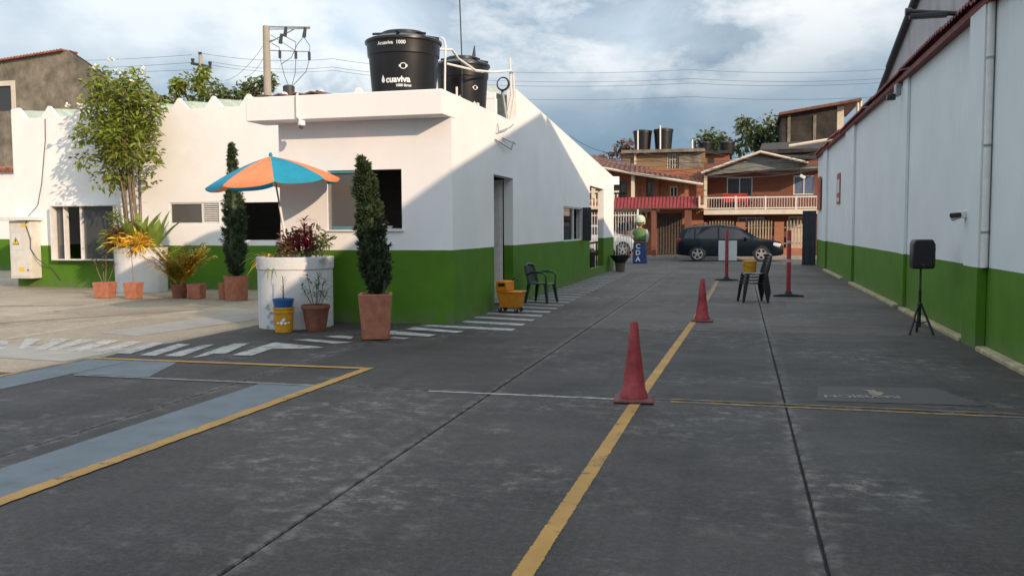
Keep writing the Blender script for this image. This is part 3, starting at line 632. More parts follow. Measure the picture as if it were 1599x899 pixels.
# far side window: glass leaf and open leaf
w = B()
for y0, y1, z0, z1 in ((23.5,26.5,2.14,2.18),(23.5,26.5,1.22,1.26),(23.5,23.56,1.26,2.14),(25.05,25.12,1.26,2.14),(26.44,26.5,1.26,2.14)): w.box(-4.70, -4.62, y0, y1, z0, z1)
wf = w.build('window', 'white_metal', ob); w = B(); w.box(-4.665, -4.657, 23.56, 25.05, 1.26, 2.14); w.build('pane', 'glass_dark', wf)
w = B(); w.box(-4.59, -4.33, 26.40, 26.44, 1.20, 2.2); w.build('open_leaf', 'dark_metal', wf)
# wall end bracket beam over the opening, eave piece
b = B(); b.box(-4.78, -4.42, 33.302, 33.5, 3.2, 3.5); b.build('eave_block', 'wall_front', ob)
# metal brackets on the side wall
for pts in ([(16.75,3.62),(16.62,3.45),(17.3,3.60),(17.42,3.68)], [(16.55,3.30),(17.6,3.19),(17.6,3.36)], [(17.1,3.38),(17.95,3.33)]):
    b = B(); b.tube([(XS+0.02+0.05*k, y, z) for k, (y, z) in enumerate(pts)], 0.011, 6); b.build('bracket', 'grey_metal', ob)
# tile row lying on the canopy behind the parapet
for i in range(4):
    x = -8.0+i*0.30; b = B()
    b.prism([(0,0),(0.14,0.045),(0.28,0.02),(0.28,0.0),(0.14,0.022),(0,-0.02)], lambda u, v: (x+u, 13.62, 3.83+v+0.006*i), lambda u, v: (x+u, 14.6, 3.90+v+0.006*i)); b.build('ridge_tile', 'roof_tile_dark', ob)
b = B(); b.prism([(0,0),(0.02,0.10),(0.30,0.0),(0.28,0.0)], lambda u, v: (-6.92+u, 13.70, 3.815+v), lambda u, v: (-6.92+u, 14.6, 3.86+v)); b.build('ridge_tile', 'roof_tile_dark', ob)

# cctv dome under the canopy with its conduit
cm = thing('security_camera', 'white dome security camera hanging below the front canopy edge', 'camera', (-7.05, 13.47, 3.3))
b = B(); b.tube([(-7.14,13.52,3.84),(-7.14,13.478,3.80),(-7.14,13.478,3.46),(-7.08,13.47,3.40),(-7.05,13.46,3.37)], 0.018, 8); b.build('conduit', 'white_pvc', cm)
b = B(); b.lathe([(0.0,0.06),(0.05,0.06),(0.062,0.03),(0.062,-0.02),(0.05,-0.03)], (-7.05,13.46,3.33), 20); b.build('housing', 'white_pvc', cm)
b = B(); b.lathe([(0.046,-0.03),(0.042,-0.06),(0.025,-0.08),(0,-0.086)], (-7.05,13.46,3.33), 20); b.build('dome', 'glass_grey', cm)
# small things on the window sill
for x, r_c, h, lab in ((-5.86, 0.035, 0.12, 'tall white cup on the front window sill'), (-5.74, 0.05, 0.045, 'low white bowl on the front window sill')):
    b = B(); b.lathe([(r_c*0.7,0),(r_c,h),(r_c*0.86,h),(r_c*0.6,0.01),(0,0.01)], (x, YF+0.08, 1.60), 16); tag(rebase(b.build('cup' if h > .1 else 'bowl', 'tile_white')), lab, 'cup' if h > .1 else 'bowl')
# inside the door: paint pails stacked
for z, m, lab in ((0.0, 'detergent_blue', 'dark blue paint pail inside the side doorway'), (0.40, 'yellow_plastic', 'yellow pail standing on the blue one inside the doorway')):
    t = thing('paint_pail', lab, 'pail', (-5.1, 17.55, z+0.002))
    b = B(); b.lathe([(0.14,0),(0.16,0.36),(0.165,0.36),(0.165,0.38),(0,0.38)], (-5.1,17.55,z+0.002), 24); b.build('body', m, t)
    b = B(); b.lathe([(0.17,0.34),(0.172,0.345),(0.172,0.365),(0.165,0.37)], (-5.1,17.55,z+0.002), 24); b.build('rim', m, t)

# ---------------------------------------------------------------- roof tanks
def tank(name, label, c, R1, h, rot, texts):
    t = thing(name, label, 'water tank', c, 0); cx, cy, cz = c
    k = R1/0.66
    pr = [(R1*0.80,0),(R1*0.815,0.03),(R1*0.93,h*0.70),(R1*0.935,h*0.715),(R1*0.965,h*0.725),(R1*0.985,h*0.86),(R1*0.99,h*0.875)]
    b = B(); b.lathe(pr, c, 64); body = b.build('body', 'tank_black', t, angle=25)
    b = B(); b.lathe([(R1*1.0,h*0.865),(R1*1.035,h*0.875),(R1*1.035,h*0.90),(R1*0.98,h*0.915),(R1*0.62,h*0.965),(R1*0.60,h*1.0),(R1*0.56,h*1.01),(0,h*1.015)], c, 64)
    b.build('lid', 'tank_black', t, angle=25)
    for q in range(8):
        a = q*pi/4+0.2; R = mrot('Z', a); b = B()
        b.obox(Vector((cx,cy,cz+h*0.955)) + R @ Vector((R1*0.80,0,0)), (R1*0.34,0.05,0.035), R @ mrot('Y', radians(10))); b.build('lid_rib', 'tank_black', t)
    def rad(z):
        for (ra, za), (rb, zb) in zip(pr, pr[1:]):
            if za <= z <= zb: return ra+(rb-ra)*(z-za)/(zb-za)
        return pr[-1][0]
    for txt, size, bold, z0, off in texts:
        vs, fs = text_mesh(txt, size, bold); b = B(); P = []
        for x, y, _ in vs:
            z = z0+y; r = rad(z)+0.003; a = rot+off+x/r; P.append((cx+r*cos(a), cy+r*sin(a), cz+z))
        for idx, gf in glyphs(vs, fs):
            b = B(); b.add([P[q] for q in idx], gf); b.build('letter', 'lettering_white', t, flat=True, recalc=False)
    # round emblem with a wave band, and the drop beside the name
    def decal(poly, z0, off):
        P = []
        for x, y in poly:
            z = z0+y; r = rad(z)+0.003; a = rot+off+x/r; P.append((cx+r*cos(a), cy+r*sin(a), cz+z))
        return P
    n = 28; b = B()
    ring = [(0.062*k*cos(2*pi*i/n), 0.062*k*sin(2*pi*i/n)*0.85) for i in range(n)]; inn = [(x*0.78, y*0.78) for x, y in ring]
    P = decal(ring+inn, h*0.565, 0.17); b.add(P, [(i, (i+1)%n, n+(i+1)%n, n+i) for i in range(n)])
    bar = [(-0.075*k,-0.014*k),(0.075*k,-0.014*k),(0.075*k,0.016*k),(-0.075*k,0.016*k)]; b.add(decal(bar, h*0.565, 0.17), [(0,1,2,3)]); b.build('emblem', 'lettering_white', t, flat=True, recalc=False)
    b = B(); dr = [(0,0.105*k),(0.03*k,0.04*k),(0.038*k,0.0),(0.02*k,-0.03*k),(-0.012*k,-0.03*k),(-0.036*k,0.0),(-0.024*k,0.045*k)]; b.add(decal(dr, h*0.405, -0.47), [tuple(range(7))]); b.build('drop_emblem', 'lettering_white', t, flat=True, recalc=False)
    return t
aim = math.atan2(-14.95, 5.86)
tank('water_tank', 'large black roof tank with white lettering, nearest above the front canopy', (-5.80, 14.92, 3.52), 0.655, 1.50, aim-0.19,
     [('Acuaviva  1000', 0.085, 0.002, 1.30*0.93, -0.16), ('cuaviva', 0.150, 0.005, 1.50*0.385, 0.0), ('1000 litros', 0.062, 0.002, 1.50*0.335, 0.17), ('eternit', 0.04, 0.001, 1.50*0.25, -0.06)])
tank('water_tank', 'smaller black roof tank behind the larger one, partly hidden by it', (-5.42, 17.15, 3.52), 0.54, 1.46, aim+0.30,
     [('Acuaviva', 0.07, 0.002, 1.21*0.93, 0.3), ('cuaviva', 0.13, 0.004, 1.46*0.325, 0.02)])
# pipework
def pipe(name, label, cat, pts, r, m, group=None, n=8):
    b = B(); b.tube(pts, r, n); return tag(rebase(b.build(name, m)), label, cat, group)
Pq = lambda px, py, Y: gy(px, py, Y)
pipe('water_pipe', 'white vent pipe with bent top standing between the roof tanks', 'pipe', [Pq(694,146,14.6)[:2]+(3.5,), Pq(695,100,14.6), Pq(696,72,14.6), Pq(693,62,14.6), Pq(689,59,14.6)], 0.018, 'white_pvc')
pipe('water_pipe', 'white pipe crossing in front of the smaller roof tank', 'pipe', [Pq(684,77,15.3), Pq(706,78,15.6), Pq(716,92,16.0), Pq(742,110,16.4), Pq(770,113,16.9), Pq(797,111,17.4)], 0.022, 'white_pvc')
pipe('water_pipe', 'straight white pipe running level beside the smaller tank lid', 'pipe', [Pq(698,100,16.2), Pq(741,110,16.5)], 0.022, 'white_pvc')
pipe('water_pipe', 'short white pipe stub above the side parapet', 'pipe', [Pq(713,152,15.6)[:2]+(3.5,), Pq(713,136,15.6)], 0.022, 'white_pvc')
pipe('water_pipe', 'tall white riser pipe at the gable step of the side wall', 'pipe', [(-4.72,17.9,3.82), Pq(798,150,17.9), Pq(796,91,17.9)], 0.024, 'white_pvc')
pipe('water_pipe', 'lower white riser pipe next to the tall one at the gable step', 'pipe', [(-4.68,18.1,3.82), Pq(803,150,18.1), Pq(801,113,18.1), Pq(797,111,17.5)], 0.024, 'white_pvc')
pipe('strut', 'leaning grey steel strut beside the riser pipes', 'strut', [Pq(792,190,17.8), Pq(784,140,17.8)], 0.03, 'grey_metal')
c = Vector(Pq(785,131,17.7)); b = B()
for q in range(4): b.tube([c+Vector((cos(a*pi/9)*(0.115+0.006*q), 0.012*q+rnd.uniform(-.003,.003), sin(a*pi/9)*(0.12+0.006*q))) for a in range(19)], 0.009, 6)
tag(rebase(b.build('cable_coil', 'rubber')), 'coil of black cable hung on the roof pipes', 'cable')
pipe('antenna', 'thin dark whip antenna rising above the roof tanks', 'antenna', [(Pq(721,90,16.6)[0], 16.6, 3.5), Pq(721,86,16.6), Pq(717,-20,16.6)], 0.013, 'dark_metal')
pipe('vent_fin', 'short dark fin standing behind the smaller roof tank', 'fin', [(Pq(741,90,18.6)[0], 18.6, 3.5), Pq(740,86,18.6), Pq(741,72,18.6)], [0.04,0.04,0.012], 'dark_metal')

# ================================================================ plants, pots and planters
def leaf(b, p, d, L, Wd, droop=0.15, seg=2, fold=0.0, up=None):
    """a blade from p along d, pointed at both ends"""
    p = Vector(p); d = Vector(d).normalized(); up = up or Vector((0,0,1))
    s = d.cross(up)
    if s.length < 1e-3: s = Vector((1,0,0))
    s.normalize(); nrm = s.cross(d).normalized(); vs = []
    prof = {2: (0.12, 1.0, 0.05), 3: (0.15, 0.9, 0.8, 0.05), 5: (0.3, 0.8, 1.0, 0.85, 0.5, 0.02)}[seg]
    for i, w in enumerate(prof):
        t = i/seg; c = p + d*(L*t) + Vector((0,0,-1))*(droop*L*t*t)
        if fold: vs += [c + s*(Wd*w/2) + nrm*fold*Wd*w, c, c - s*(Wd*w/2) + nrm*fold*Wd*w]
        else: vs += [c + s*(Wd*w/2), c - s*(Wd*w/2)]
    k = 3 if fold else 2; fs = []
    for i in range(seg):
        for j in range(k-1): fs.append((i*k+j, i*k+j+1, (i+1)*k+j+1, (i+1)*k+j))
    b.add(vs, fs)
def rdir(r, zmin=-1, zmax=1):
    z = r.uniform(zmin, zmax); a = r.uniform(0, 2*pi); q = sqrt(max(0, 1-z*z)); return Vector((q*cos(a), q*sin(a), z))
def square_pot(t, c, w, h, m, rot=0.0, taper=0.8, rim=0.03, name='pot'):
    b = B(); R = mrot('Z', rot); c = Vector(c)
    lv = [(taper,0),(1.0,h),(1.0-rim*2/w*1.4,h),(1.0-rim*2/w*1.6,h-0.05)]; P = []
    for k, z in lv:
        for x, y in ((-1,-1),(1,-1),(1,1),(-1,1)): P.append(c + R @ Vector((x*w/2*k, y*w/2*k, z)))
    fs = [(3,2,1,0)]
    for i in range(3): fs += [(i*4+j, i*4+(j+1)%4, i*4+4+(j+1)%4, i*4+4+j) for j in range(4)]
    b.add(P, fs); b.build(name, m, t, bevel=0.008)
    b = B(); b.add(P[12:16], [(0,1,2,3)]); b.build('soil', 'soil', t)
def round_pot(t, c, r, h, m, taper=0.72, rim=True, name='pot'):
    b = B(); p = [(r*taper,0),(r*0.93,h*0.86)]
    if rim: p += [(r,h*0.86),(r*1.0,h),(r*0.9,h),(r*0.87,h*0.9)]
    else: p += [(r*0.97,h),(r*0.88,h),(r*0.86,h*0.9)]
    b.lathe(p[:-1]+[p[-1]], c, 36); b.build(name, m, t, bevel=0.004, angle=30)
    b = B(); b.lathe([(r*0.88,h*0.91),(0,h*0.92)], c, 24); b.build('soil', 'soil', t)
def cypress(t, base, top, z0, rmax, seed, n=9000, m='leaf_cypress', prof=None):
    r = random.Random(seed); base = Vector(base); top = Vector(top); H = top.z-z0
    b = B(); b.tube([base, base.lerp(top, 0.35), base.lerp(top, 0.9)], 0.035, 7, 0.01); b.build('trunk', 'bark_dark', t)
    prof = prof or [(0,0.35),(0.06,0.75),(0.2,1.0),(0.45,0.92),(0.65,0.78),(0.82,0.5),(0.93,0.2),(1,0.04)]
    def rr(q):
        for (a, x), (c, y) in zip(prof, prof[1:]):
            if a <= q <= c: return x+(y-x)*(q-a)/(c-a)
        return 0
    lob = [(r.uniform(0, 2*pi), r.uniform(0, 1), r.uniform(0.025, 0.09), r.uniform(-0.34, 0.34)) for _ in range(110)]
    b = B(); nn = 14; rows = []
    for i in range(15):
        q = i/14; c = base.lerp(top, (z0+q*H*0.96-base.z)/(top.z-base.z)); rows.append([c+Vector((cos(2*pi*j/nn), sin(2*pi*j/nn), 0))*(rr(q)*rmax*0.72*r.uniform(0.85,1.1)) for j in range(nn)])
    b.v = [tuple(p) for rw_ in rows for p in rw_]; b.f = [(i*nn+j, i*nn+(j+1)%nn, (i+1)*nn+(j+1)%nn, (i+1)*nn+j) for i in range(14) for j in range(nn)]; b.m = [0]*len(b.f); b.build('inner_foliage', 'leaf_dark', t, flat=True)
    b = B(); sprays = n//42
    for i in range(sprays):
        q = r.random()**1.1; a = r.uniform(0, 2*pi); k = rr(q)*rmax
        for la, lq, ls, lv in lob:
            da = abs((a-la+pi) % (2*pi)-pi)*0.35; k *= 1+lv*math.exp(-(da*da+(q-lq)**2)/(ls*ls))
        c = base.lerp(top, (z0+q*H-base.z)/(top.z-base.z)); o_ = Vector((cos(a), sin(a), 0)); st_ = c + o_*k*0.62
        ax_ = (o_*r.uniform(0.35,0.75)+Vector((r.uniform(-.2,.2), r.uniform(-.2,.2), r.uniform(0.6,1.1)))).normalized(); ln = (0.42*k+0.05)*r.uniform(0.7,1.5)
        for _ in range(42):
            f = r.random(); p = st_+ax_*ln*f+rdir(r)*0.045*(1.1-f); d = ax_*0.8+rdir(r)*0.75
            leaf(b, p, d, r.uniform(0.045,0.09), r.uniform(0.013,0.024), 0.0, 2, up=rdir(r))
    b.build('crown', m, t, flat=True, recalc=False)
def foliage(clumps, n, L, Wd, r, b, zbias=(-0.5, 0.9), droop=0.2):
    for (c, R) in clumps:
        for _ in range(n):
            d = rdir(r); p = Vector(c) + d*(R*(r.random()**0.45)); dd = (d*0.7 + rdir(r, *zbias)).normalized()
            leaf(b, p, dd, L*r.uniform(0.7,1.25), Wd*r.uniform(0.8,1.2), droop, 2, up=rdir(r, 0.2, 1))

# --- big terracotta pot with a cypress in front of the office
t = thing('potted_cypress', 'columnar cypress in a tall square terracotta pot before the office corner', 'plant', (-5.1, 11.88, 0))
square_pot(t, (-5.1, 11.88, 0.013), 0.47, 0.65, 'terracotta', radians(20), 0.80)
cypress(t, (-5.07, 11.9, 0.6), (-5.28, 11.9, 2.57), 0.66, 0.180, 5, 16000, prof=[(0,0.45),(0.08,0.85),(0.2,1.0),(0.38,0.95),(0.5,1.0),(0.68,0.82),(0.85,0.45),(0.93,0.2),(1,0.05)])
b = B(); b.tube([(-4.93,11.76,0.6),(-4.90,11.76,0.86)], 0.014, 6); b.build('stake', 'dark_metal', t)
# --- planter with the parasol
PC = (-7.08, 13.20)
t = thing('round_planter', 'large white cylindrical planter with stained foot holding the parasol', 'planter', (PC[0], PC[1], 0))
b = B(); b.lathe([(0.60,0),(0.605,0.95),(0.622,0.955),(0.627,1.14),(0.62,1.15),(0.55,1.15),(0.54,1.05)], (PC[0],PC[1],0), 64); b.build('drum', 'planter_white', t, bevel=0.005, angle=30)
b = B(); b.lathe([(0.545,1.07),(0,1.09)], (PC[0],PC[1],0), 32); b.build('soil', 'soil', t)
r = random.Random(3)
for i in range(16):                                              # mould and scrape marks on the foot of the drum
    a0 = math.atan2(-1, -0.12)+r.uniform(-0.28, 0.10); z0 = r.uniform(0.02, 0.40); b = B(); n = 11; P = []
    for q in range(n):
        rr_ = r.uniform(0.008, 0.045)*(1.0 if z0 > .15 else 1.3); x = rr_*cos(2*pi*q/n)*1.1; z = max(0.004, z0+rr_*sin(2*pi*q/n)*0.7); a = a0+x/0.607; R_ = 0.602+0.005*z/0.95+0.0035
        P.append((PC[0]+R_*cos(a), PC[1]+R_*sin(a), z))
    b.add(P, [tuple(range(n))]); b.build('stain', 'planter_dirt', t, flat=True)
# parasol
t = thing('parasol', 'blue and orange beach parasol standing in the white planter', 'parasol', (-7.02, 13.15, 1.08))
TOPP = Vector((-7.40, 13.05, 2.78)); FOOT = Vector((-7.12, 13.10, 1.06)); ax = (TOPP-FOOT).normalized(); ax = (ax+Vector((0.06,0,0.4))).normalized()
b = B(); b.tube([FOOT, FOOT.lerp(TOPP, 0.55)], 0.021, 10); b.build('pole', 'white_metal', t)
b = B(); b.tube([FOOT.lerp(TOPP, 0.50), TOPP], 0.015, 10); b.build('upper_pole', 'grey_metal', t)
b = B(); b.lathe([(0.03,0.0),(0.03,0.035),(0.012,0.06),(0,0.062)], TOPP, 12); b.build('finial', 'umbrella_blue', t)
tilt = Matrix.Rotation(radians(-4), 3, 'Y') @ Matrix.Rotation(radians(3), 3, 'X'); RA, DROP, ST = 1.06, 0.43, radians(-60.5)
def canopy_pt(a, q):
    corner = pi/8; am = (a-ST) % (pi/4)-pi/8; sc = (1-0.045*(1-(am/corner)**2)*q) ; sag = -0.02*sin(pi*q)*(1-(am/corner)**2)
    z = -DROP*(0.55*q+0.45*q*q)
    return TOPP + tilt @ Vector((RA*q*sc*cos(a), RA*q*sc*sin(a), z+sag+0.0))
cols = ['umbrella_blue','umbrella_orange']
for k in range(8):
    b = B(); nu, nv = 9, 8; P = []
    for j in range(nv+1):
        for i in range(nu): P.append(canopy_pt(ST+k*pi/4+(pi/4)*i/(nu-1), 0.03+0.97*j/nv))
    for i in range(nu):                                          # hanging valance with a scalloped hem
        a = ST+k*pi/4+(pi/4)*i/(nu-1); s = abs((i/(nu-1))*2-1); P.append(canopy_pt(a, 1.0)+Vector((0,0,-0.075+0.05*s**3))+Vector((cos(a),sin(a),0))*0.008)
    b.add(P, [(j*nu+i, j*nu+i+1, (j+1)*nu+i+1, (j+1)*nu+i) for j in range(nv+1) for i in range(nu-1)]); b.build('canopy_panel', cols[k % 2], t, angle=80)
    b = B(); a = ST+k*pi/4; b.tube([canopy_pt(a, q)+Vector((0,0,-0.012)) for q in (0.03,0.35,0.7,0.99)], 0.006, 5); rib = b.build('rib', 'white_metal', t)
    b = B(); b.tube([FOOT.lerp(TOPP, 0.78), canopy_pt(a, 0.52)+Vector((0,0,-0.02))], 0.005, 5); b.build('strut', 'white_metal', rib)
# plants in that planter
t = thing('spider_plant', 'strappy green and yellow leaved plant spilling over the planter left of the pole', 'plant', (-7.38, 13.0, 1.08)); r = random.Random(21)
for k in range(34):
    b = B(); d = rdir(r, 0.15, 0.9); leaf(b, (-7.42+r.uniform(-.07,.07), 12.98+r.uniform(-.07,.07), 1.08), d, r.uniform(0.42,0.75), 0.042, 0.7, 5, 0.15); b.build('leaf', 'leaf_broad' if k % 3 else 'leaf_yellow', t)
t = thing('red_cordyline', 'crimson leaved cordyline shrub in the parasol planter', 'plant', (-6.80, 13.05, 1.08)); r = random.Random(22)
for sx, h in ((0,0.62),(0.12,0.50),(-0.14,0.42),(0.03,0.38)):
    b = B(); b.tube([(-6.80+sx*0.4,13.05,1.05),(-6.80+sx,13.0,1.08+h)], 0.012, 6); b.build('stem', 'bark_dark', t)
    b = B()
    for k in range(36):
        z = 1.08+h*(0.35+0.75*r.random()); d = rdir(r, 0.1, 1.0); leaf(b, (-6.80+sx*0.9,13.0,z), d, r.uniform(0.14,0.24), 0.042, 0.35, 3, 0.12)
    b.build('leaves', 'leaf_red', t, flat=True)
for (x, y, m, hh, sd, nm, lab) in ((-6.98,13.0,'leaf_bronze',0.34,31,'croton','bronze leaved croton at the foot of the parasol pole'), (-6.92,13.40,'leaf_mid',0.5,32,'shrub','mid green shrub behind the cordyline in the parasol planter'), (-7.25,13.35,'leaf_bronze',0.42,33,'croton','tall bronze croton at the back left of the parasol planter'), (-6.66,13.25,'leaf_mid',0.34,34,'shrub','thin green shrub at the right rim of the parasol planter')):
    t = thing(nm, lab, 'plant', (x, y, 1.08)); r = random.Random(sd); b = B(); cl = []
    for k in range(6):
        p = Vector((x+r.uniform(-.16,.16), y+r.uniform(-.12,.12), 1.08+hh*r.uniform(0.5,1))); b.tube([(x+r.uniform(-.03,.03),y,1.05), p], 0.006, 5); cl.append((p, 0.10))
    b.build('stems', 'bark_dark', t); b = B(); foliage(cl, 26, 0.12, 0.035, r, b); b.build('leaves', m, t, flat=True, recalc=False)
t = thing('trailing_plant', 'few thin dry stalks arching over the right rim of the parasol planter', 'plant', (-6.60, 13.0, 1.1)); r = random.Random(35)
for k in range(7):
    b = B(); d = Vector((r.uniform(0.5,1), r.uniform(-.5,.2), r.uniform(0.4,1))); leaf(b, (-6.62,13.0,1.08), d, r.uniform(0.3,0.45), 0.014, 0.9, 5); b.build('stalk', 'leaf_mid', t)
# bucket planter, oleander pot
t = thing('bucket_planter', 'yellow pail with a blue pot nested on top and a bare stem', 'planter', (-6.86, 12.38, 0))
b = B(); b.lathe([(0.135,0),(0.155,0.36),(0.165,0.362),(0.165,0.385),(0.15,0.385),(0.148,0.30)], (-6.86,12.38,0.005), 32); pl = b.build('pail', 'yellow_plastic', t, angle=30)
b = B(); b.lathe([(0.158,0.30),(0.163,0.303),(0.163,0.312),(0.158,0.315)], (-6.86,12.38,0.005), 32); b.build('pail_ring', 'yellow_plastic', pl)
for k, (ox, oz, w_, h_) in enumerate(((-0.035,0.15,0.03,0.035),(0.03,0.145,0.03,0.03),(-0.01,0.19,0.022,0.03),(0.085,0.15,0.02,0.02),(-0.09,0.15,0.02,0.022),(0.008,0.205,0.02,0.03))):
    a = math.atan2(-12.38, 6.86)+ox/0.15; R_ = 0.1475+0.02*(oz-.15)/0.36+0.003; b = B(); P = []
    for q in range(9):
        th = 2*pi*q/9; aa = a+w_*cos(th)/0.15; P.append((-6.86+R_*cos(aa), 12.38+R_*sin(aa), oz+0.005+h_*sin(th)*(0.7+0.3*cos(3*th))))
    b.add(P, [tuple(range(9))]); b.build('printed_mark', 'lettering_white', pl, flat=True)
b = B(); b.lathe([(0.13,0.37),(0.162,0.50),(0.168,0.50),(0.168,0.52),(0.155,0.52),(0.15,0.46)], (-6.86,12.38,0), 32); b.build('inner_pot', 'blue_plastic', t, angle=30)
b = B(); b.lathe([(0.152,0.475),(0,0.48)], (-6.86,12.38,0), 20); b.build('soil', 'soil', t)
b = B(); b.tube([(-6.86,12.38,0.47),(-6.85,12.37,0.68),(-6.86,12.38,0.87)], 0.013, 6, 0.005)
for z, dx in ((0.62,-.05),(0.7,.05),(0.76,.07),(0.8,.05),(0.66,-.03),(0.83,-.02)): b.tube([(-6.855,12.38,z),(-6.855+dx,12.37,z+0.06)], 0.003, 4)
b.build('stem', 'bark_dark', t)
t = thing('potted_oleander', 'young oleander with narrow dark leaves in a round brown pot', 'plant', (-6.43, 12.62, 0))
round_pot(t, (-6.43,12.62,0.004), 0.225, 0.41, 'terracotta_old', 0.66); r = random.Random(41); stems = B(); lf = B()
for dx, h in ((-0.06,0.52),(0.0,0.40),(0.07,0.45),(-0.10,0.35),(0.12,0.30),(0.03,0.55)):
    tp_ = Vector((-6.43+dx*2.0, 12.60+r.uniform(-.08,.08), 0.38+h)); b0 = Vector((-6.43+dx*0.4,12.62,0.36)); stems.tube([b0, b0.lerp(tp_,0.5)+Vector((dx*0.2,0,0.02)), tp_], 0.007, 5, 0.003)
    for k in range(26):
        q = r.uniform(0.35,1.0); leaf(lf, b0.lerp(tp_, q), rdir(r, -0.1, 0.8), r.uniform(0.09,0.15), 0.022, 0.25, 3, 0.08)
stems.build('stems', 'bark_dark', t); lf.build('leaves', 'leaf_oleander', t, flat=True)

# --- left group by the hall
t = thing('potted_cypress', 'slim dark cypress in a round terracotta pot beside the hall opening', 'plant', (-11.0, 17.75, 0))
round_pot(t, (-11.0,17.75,0.004), 0.285, 0.55, 'terracotta', 0.84, False)
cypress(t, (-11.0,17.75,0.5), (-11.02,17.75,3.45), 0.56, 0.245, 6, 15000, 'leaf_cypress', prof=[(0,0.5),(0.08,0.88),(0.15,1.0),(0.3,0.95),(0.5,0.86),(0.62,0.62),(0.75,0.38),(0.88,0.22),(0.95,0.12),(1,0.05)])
t = thing('flower_pot', 'small empty terracotta pot half hidden behind the slim cypress pot', 'pot', (-11.50, 18.05, 0)); round_pot(t, (-11.50,18.05,0.004), 0.14, 0.36, 'terracotta', 0.9, False)
AC = (-15.02, 19.80)
t = thing('round_planter', 'white concrete ring planter against the hall holding the flowering tree', 'planter', (AC[0], AC[1], 0))
b = B(); b.lathe([(0.63,0),(0.645,1.02),(0.655,1.03),(0.665,1.14),(0.59,1.14),(0.58,1.05)], (AC[0],AC[1],0.0), 56); b.build('drum', 'planter_white', t, bevel=0.006, angle=30)
b = B(); b.lathe([(0.585,1.07),(0,1.09)], (AC[0],AC[1],0), 32); b.build('soil', 'soil', t)
t = thing('flowering_tree', 'tall multi-stemmed tree with green crown and white blossoms by the hall wall', 'tree', (-15.55, 19.75, 1.08)); r = random.Random(51)
cl = []; base = Vector((-15.25, 19.85, 1.05))
for k in range(22):
    a = r.uniform(0, 2*pi); sp = r.uniform(0.15, 1.45); h = r.uniform(3.0, 4.55)-0.75*(sp/1.45)**2
    tip = base + Vector((cos(a)*sp*1.0-0.25, sin(a)*sp*0.5-0.12, h)); mid = base.lerp(tip, 0.5)+Vector((-0.45*(tip.x-base.x)*0.35, 0, 0.25)); q1 = base + Vector((cos(a)*0.27*min(1,sp), sin(a)*0.16, 0.0))
    b = B(); pts = [q1, q1.lerp(mid,0.5)+Vector((0,0,0.12)), mid, mid.lerp(tip,0.55), tip]; b.tube(pts, 0.021, 6, 0.009)
    b.build('trunk', 'bark', t); cl.append((tip, 0.30)); b2 = B()
    for j in range(4):
        s = mid.lerp(tip, r.uniform(0.15,0.85)); e = s + Vector((r.uniform(-.5,.5), r.uniform(-.35,.3), r.uniform(0.15,0.55))); b2.tube([s, s.lerp(e,0.6)+Vector((0,0,0.05)), e], 0.011, 5, 0.006); cl.append((e, 0.25))
    b2.build('limb', 'bark', t)
for k in range(62):
    a = r.uniform(0,2*pi); q = r.random()**0.5; z_ = r.uniform(1.75,4.5); w_ = 1.45*(1-0.45*max(0,(z_-3.3)/1.2))*(0.62+0.38*min(1,(z_-1.7)/0.9)); cl.append((base+Vector((cos(a)*w_*q-0.30, sin(a)*0.5*q-0.15, z_)), 0.27))
b = B(); foliage(cl, 36, 0.165, 0.066, r, b, (-0.6,0.8), 0.3); b.build('crown', 'leaf_bright', t, flat=True, recalc=False)
for px, py in ((172,93),(184,112),(225,108),(222,114),(106,166),(126,166),(150,105),(205,128)):
    p = Vector(gy(px, py, 19.4)); b = B()
    for k in range(26): leaf(b, p+rdir(r)*0.05*r.random(), rdir(r, 0, 1), 0.085, 0.055, 0.2, 2, up=rdir(r))
    b.build('blossom', 'flower_white', t, flat=True)
def broad(label, c, n, Lr, Wr, seed, m='leaf_broad'):
    t = thing('broad_leaved_plant', label, 'plant', c); r = random.Random(seed)
    for k in range(n):
        a = 2*pi*k/n+r.uniform(-.3,.3); d = Vector((cos(a)*0.55, sin(a)*0.45, r.uniform(0.6,1.5))); b = B(); leaf(b, Vector(c)+Vector((cos(a)*0.05,sin(a)*0.05,0.02)), d, r.uniform(*Lr), r.uniform(*Wr), 0.25, 5, 0.12); b.build('leaf', m, t)
broad('upright plant with long pale green paddle leaves at the tree foot', (-14.85, 19.50, 1.08), 10, (1.0,1.6), (0.20,0.29), 61)
broad('paddle leaved plant at the right rim of the ring planter', (-14.55, 19.70, 1.08), 9, (0.9,1.45), (0.19,0.27), 62)
for (x, y, m, hh, sd, nm, lab, L_) in ((-15.35,19.45,'leaf_bright',0.95,63,'shrub','small leaved green shrub around the stems in the ring planter',0.11), (-15.2,19.3,'leaf_bronze',0.55,64,'croton','bronze and rust croton along the front rim of the ring planter',0.16), (-15.48,19.55,'leaf_broad',0.4,65,'bromeliad','green rosette spilling over the left rim of the ring planter',0.3), (-14.85,19.27,'leaf_yellow',0.35,66,'bromeliad','yellow leaved bromeliad on the front rim of the ring planter',0.3)):
    t = thing(nm, lab, 'plant', (x, y, 1.08)); r = random.Random(sd); cl = []; b = B()
    for k in range(12):
        p = Vector((x+r.uniform(-.34,.34), y+r.uniform(-.12,.15), 1.08+hh*r.uniform(0.25,1))); b.tube([(x+r.uniform(-.1,.1),y,1.05), p], 0.006, 5); cl.append((p, 0.14))
    b.build('stems', 'bark_dark', t); b = B(); foliage(cl, 34, L_, 0.035 if L_ < .2 else 0.04, r, b, (-0.2,1), 0.4); b.build('leaves', m, t, flat=True, recalc=False)
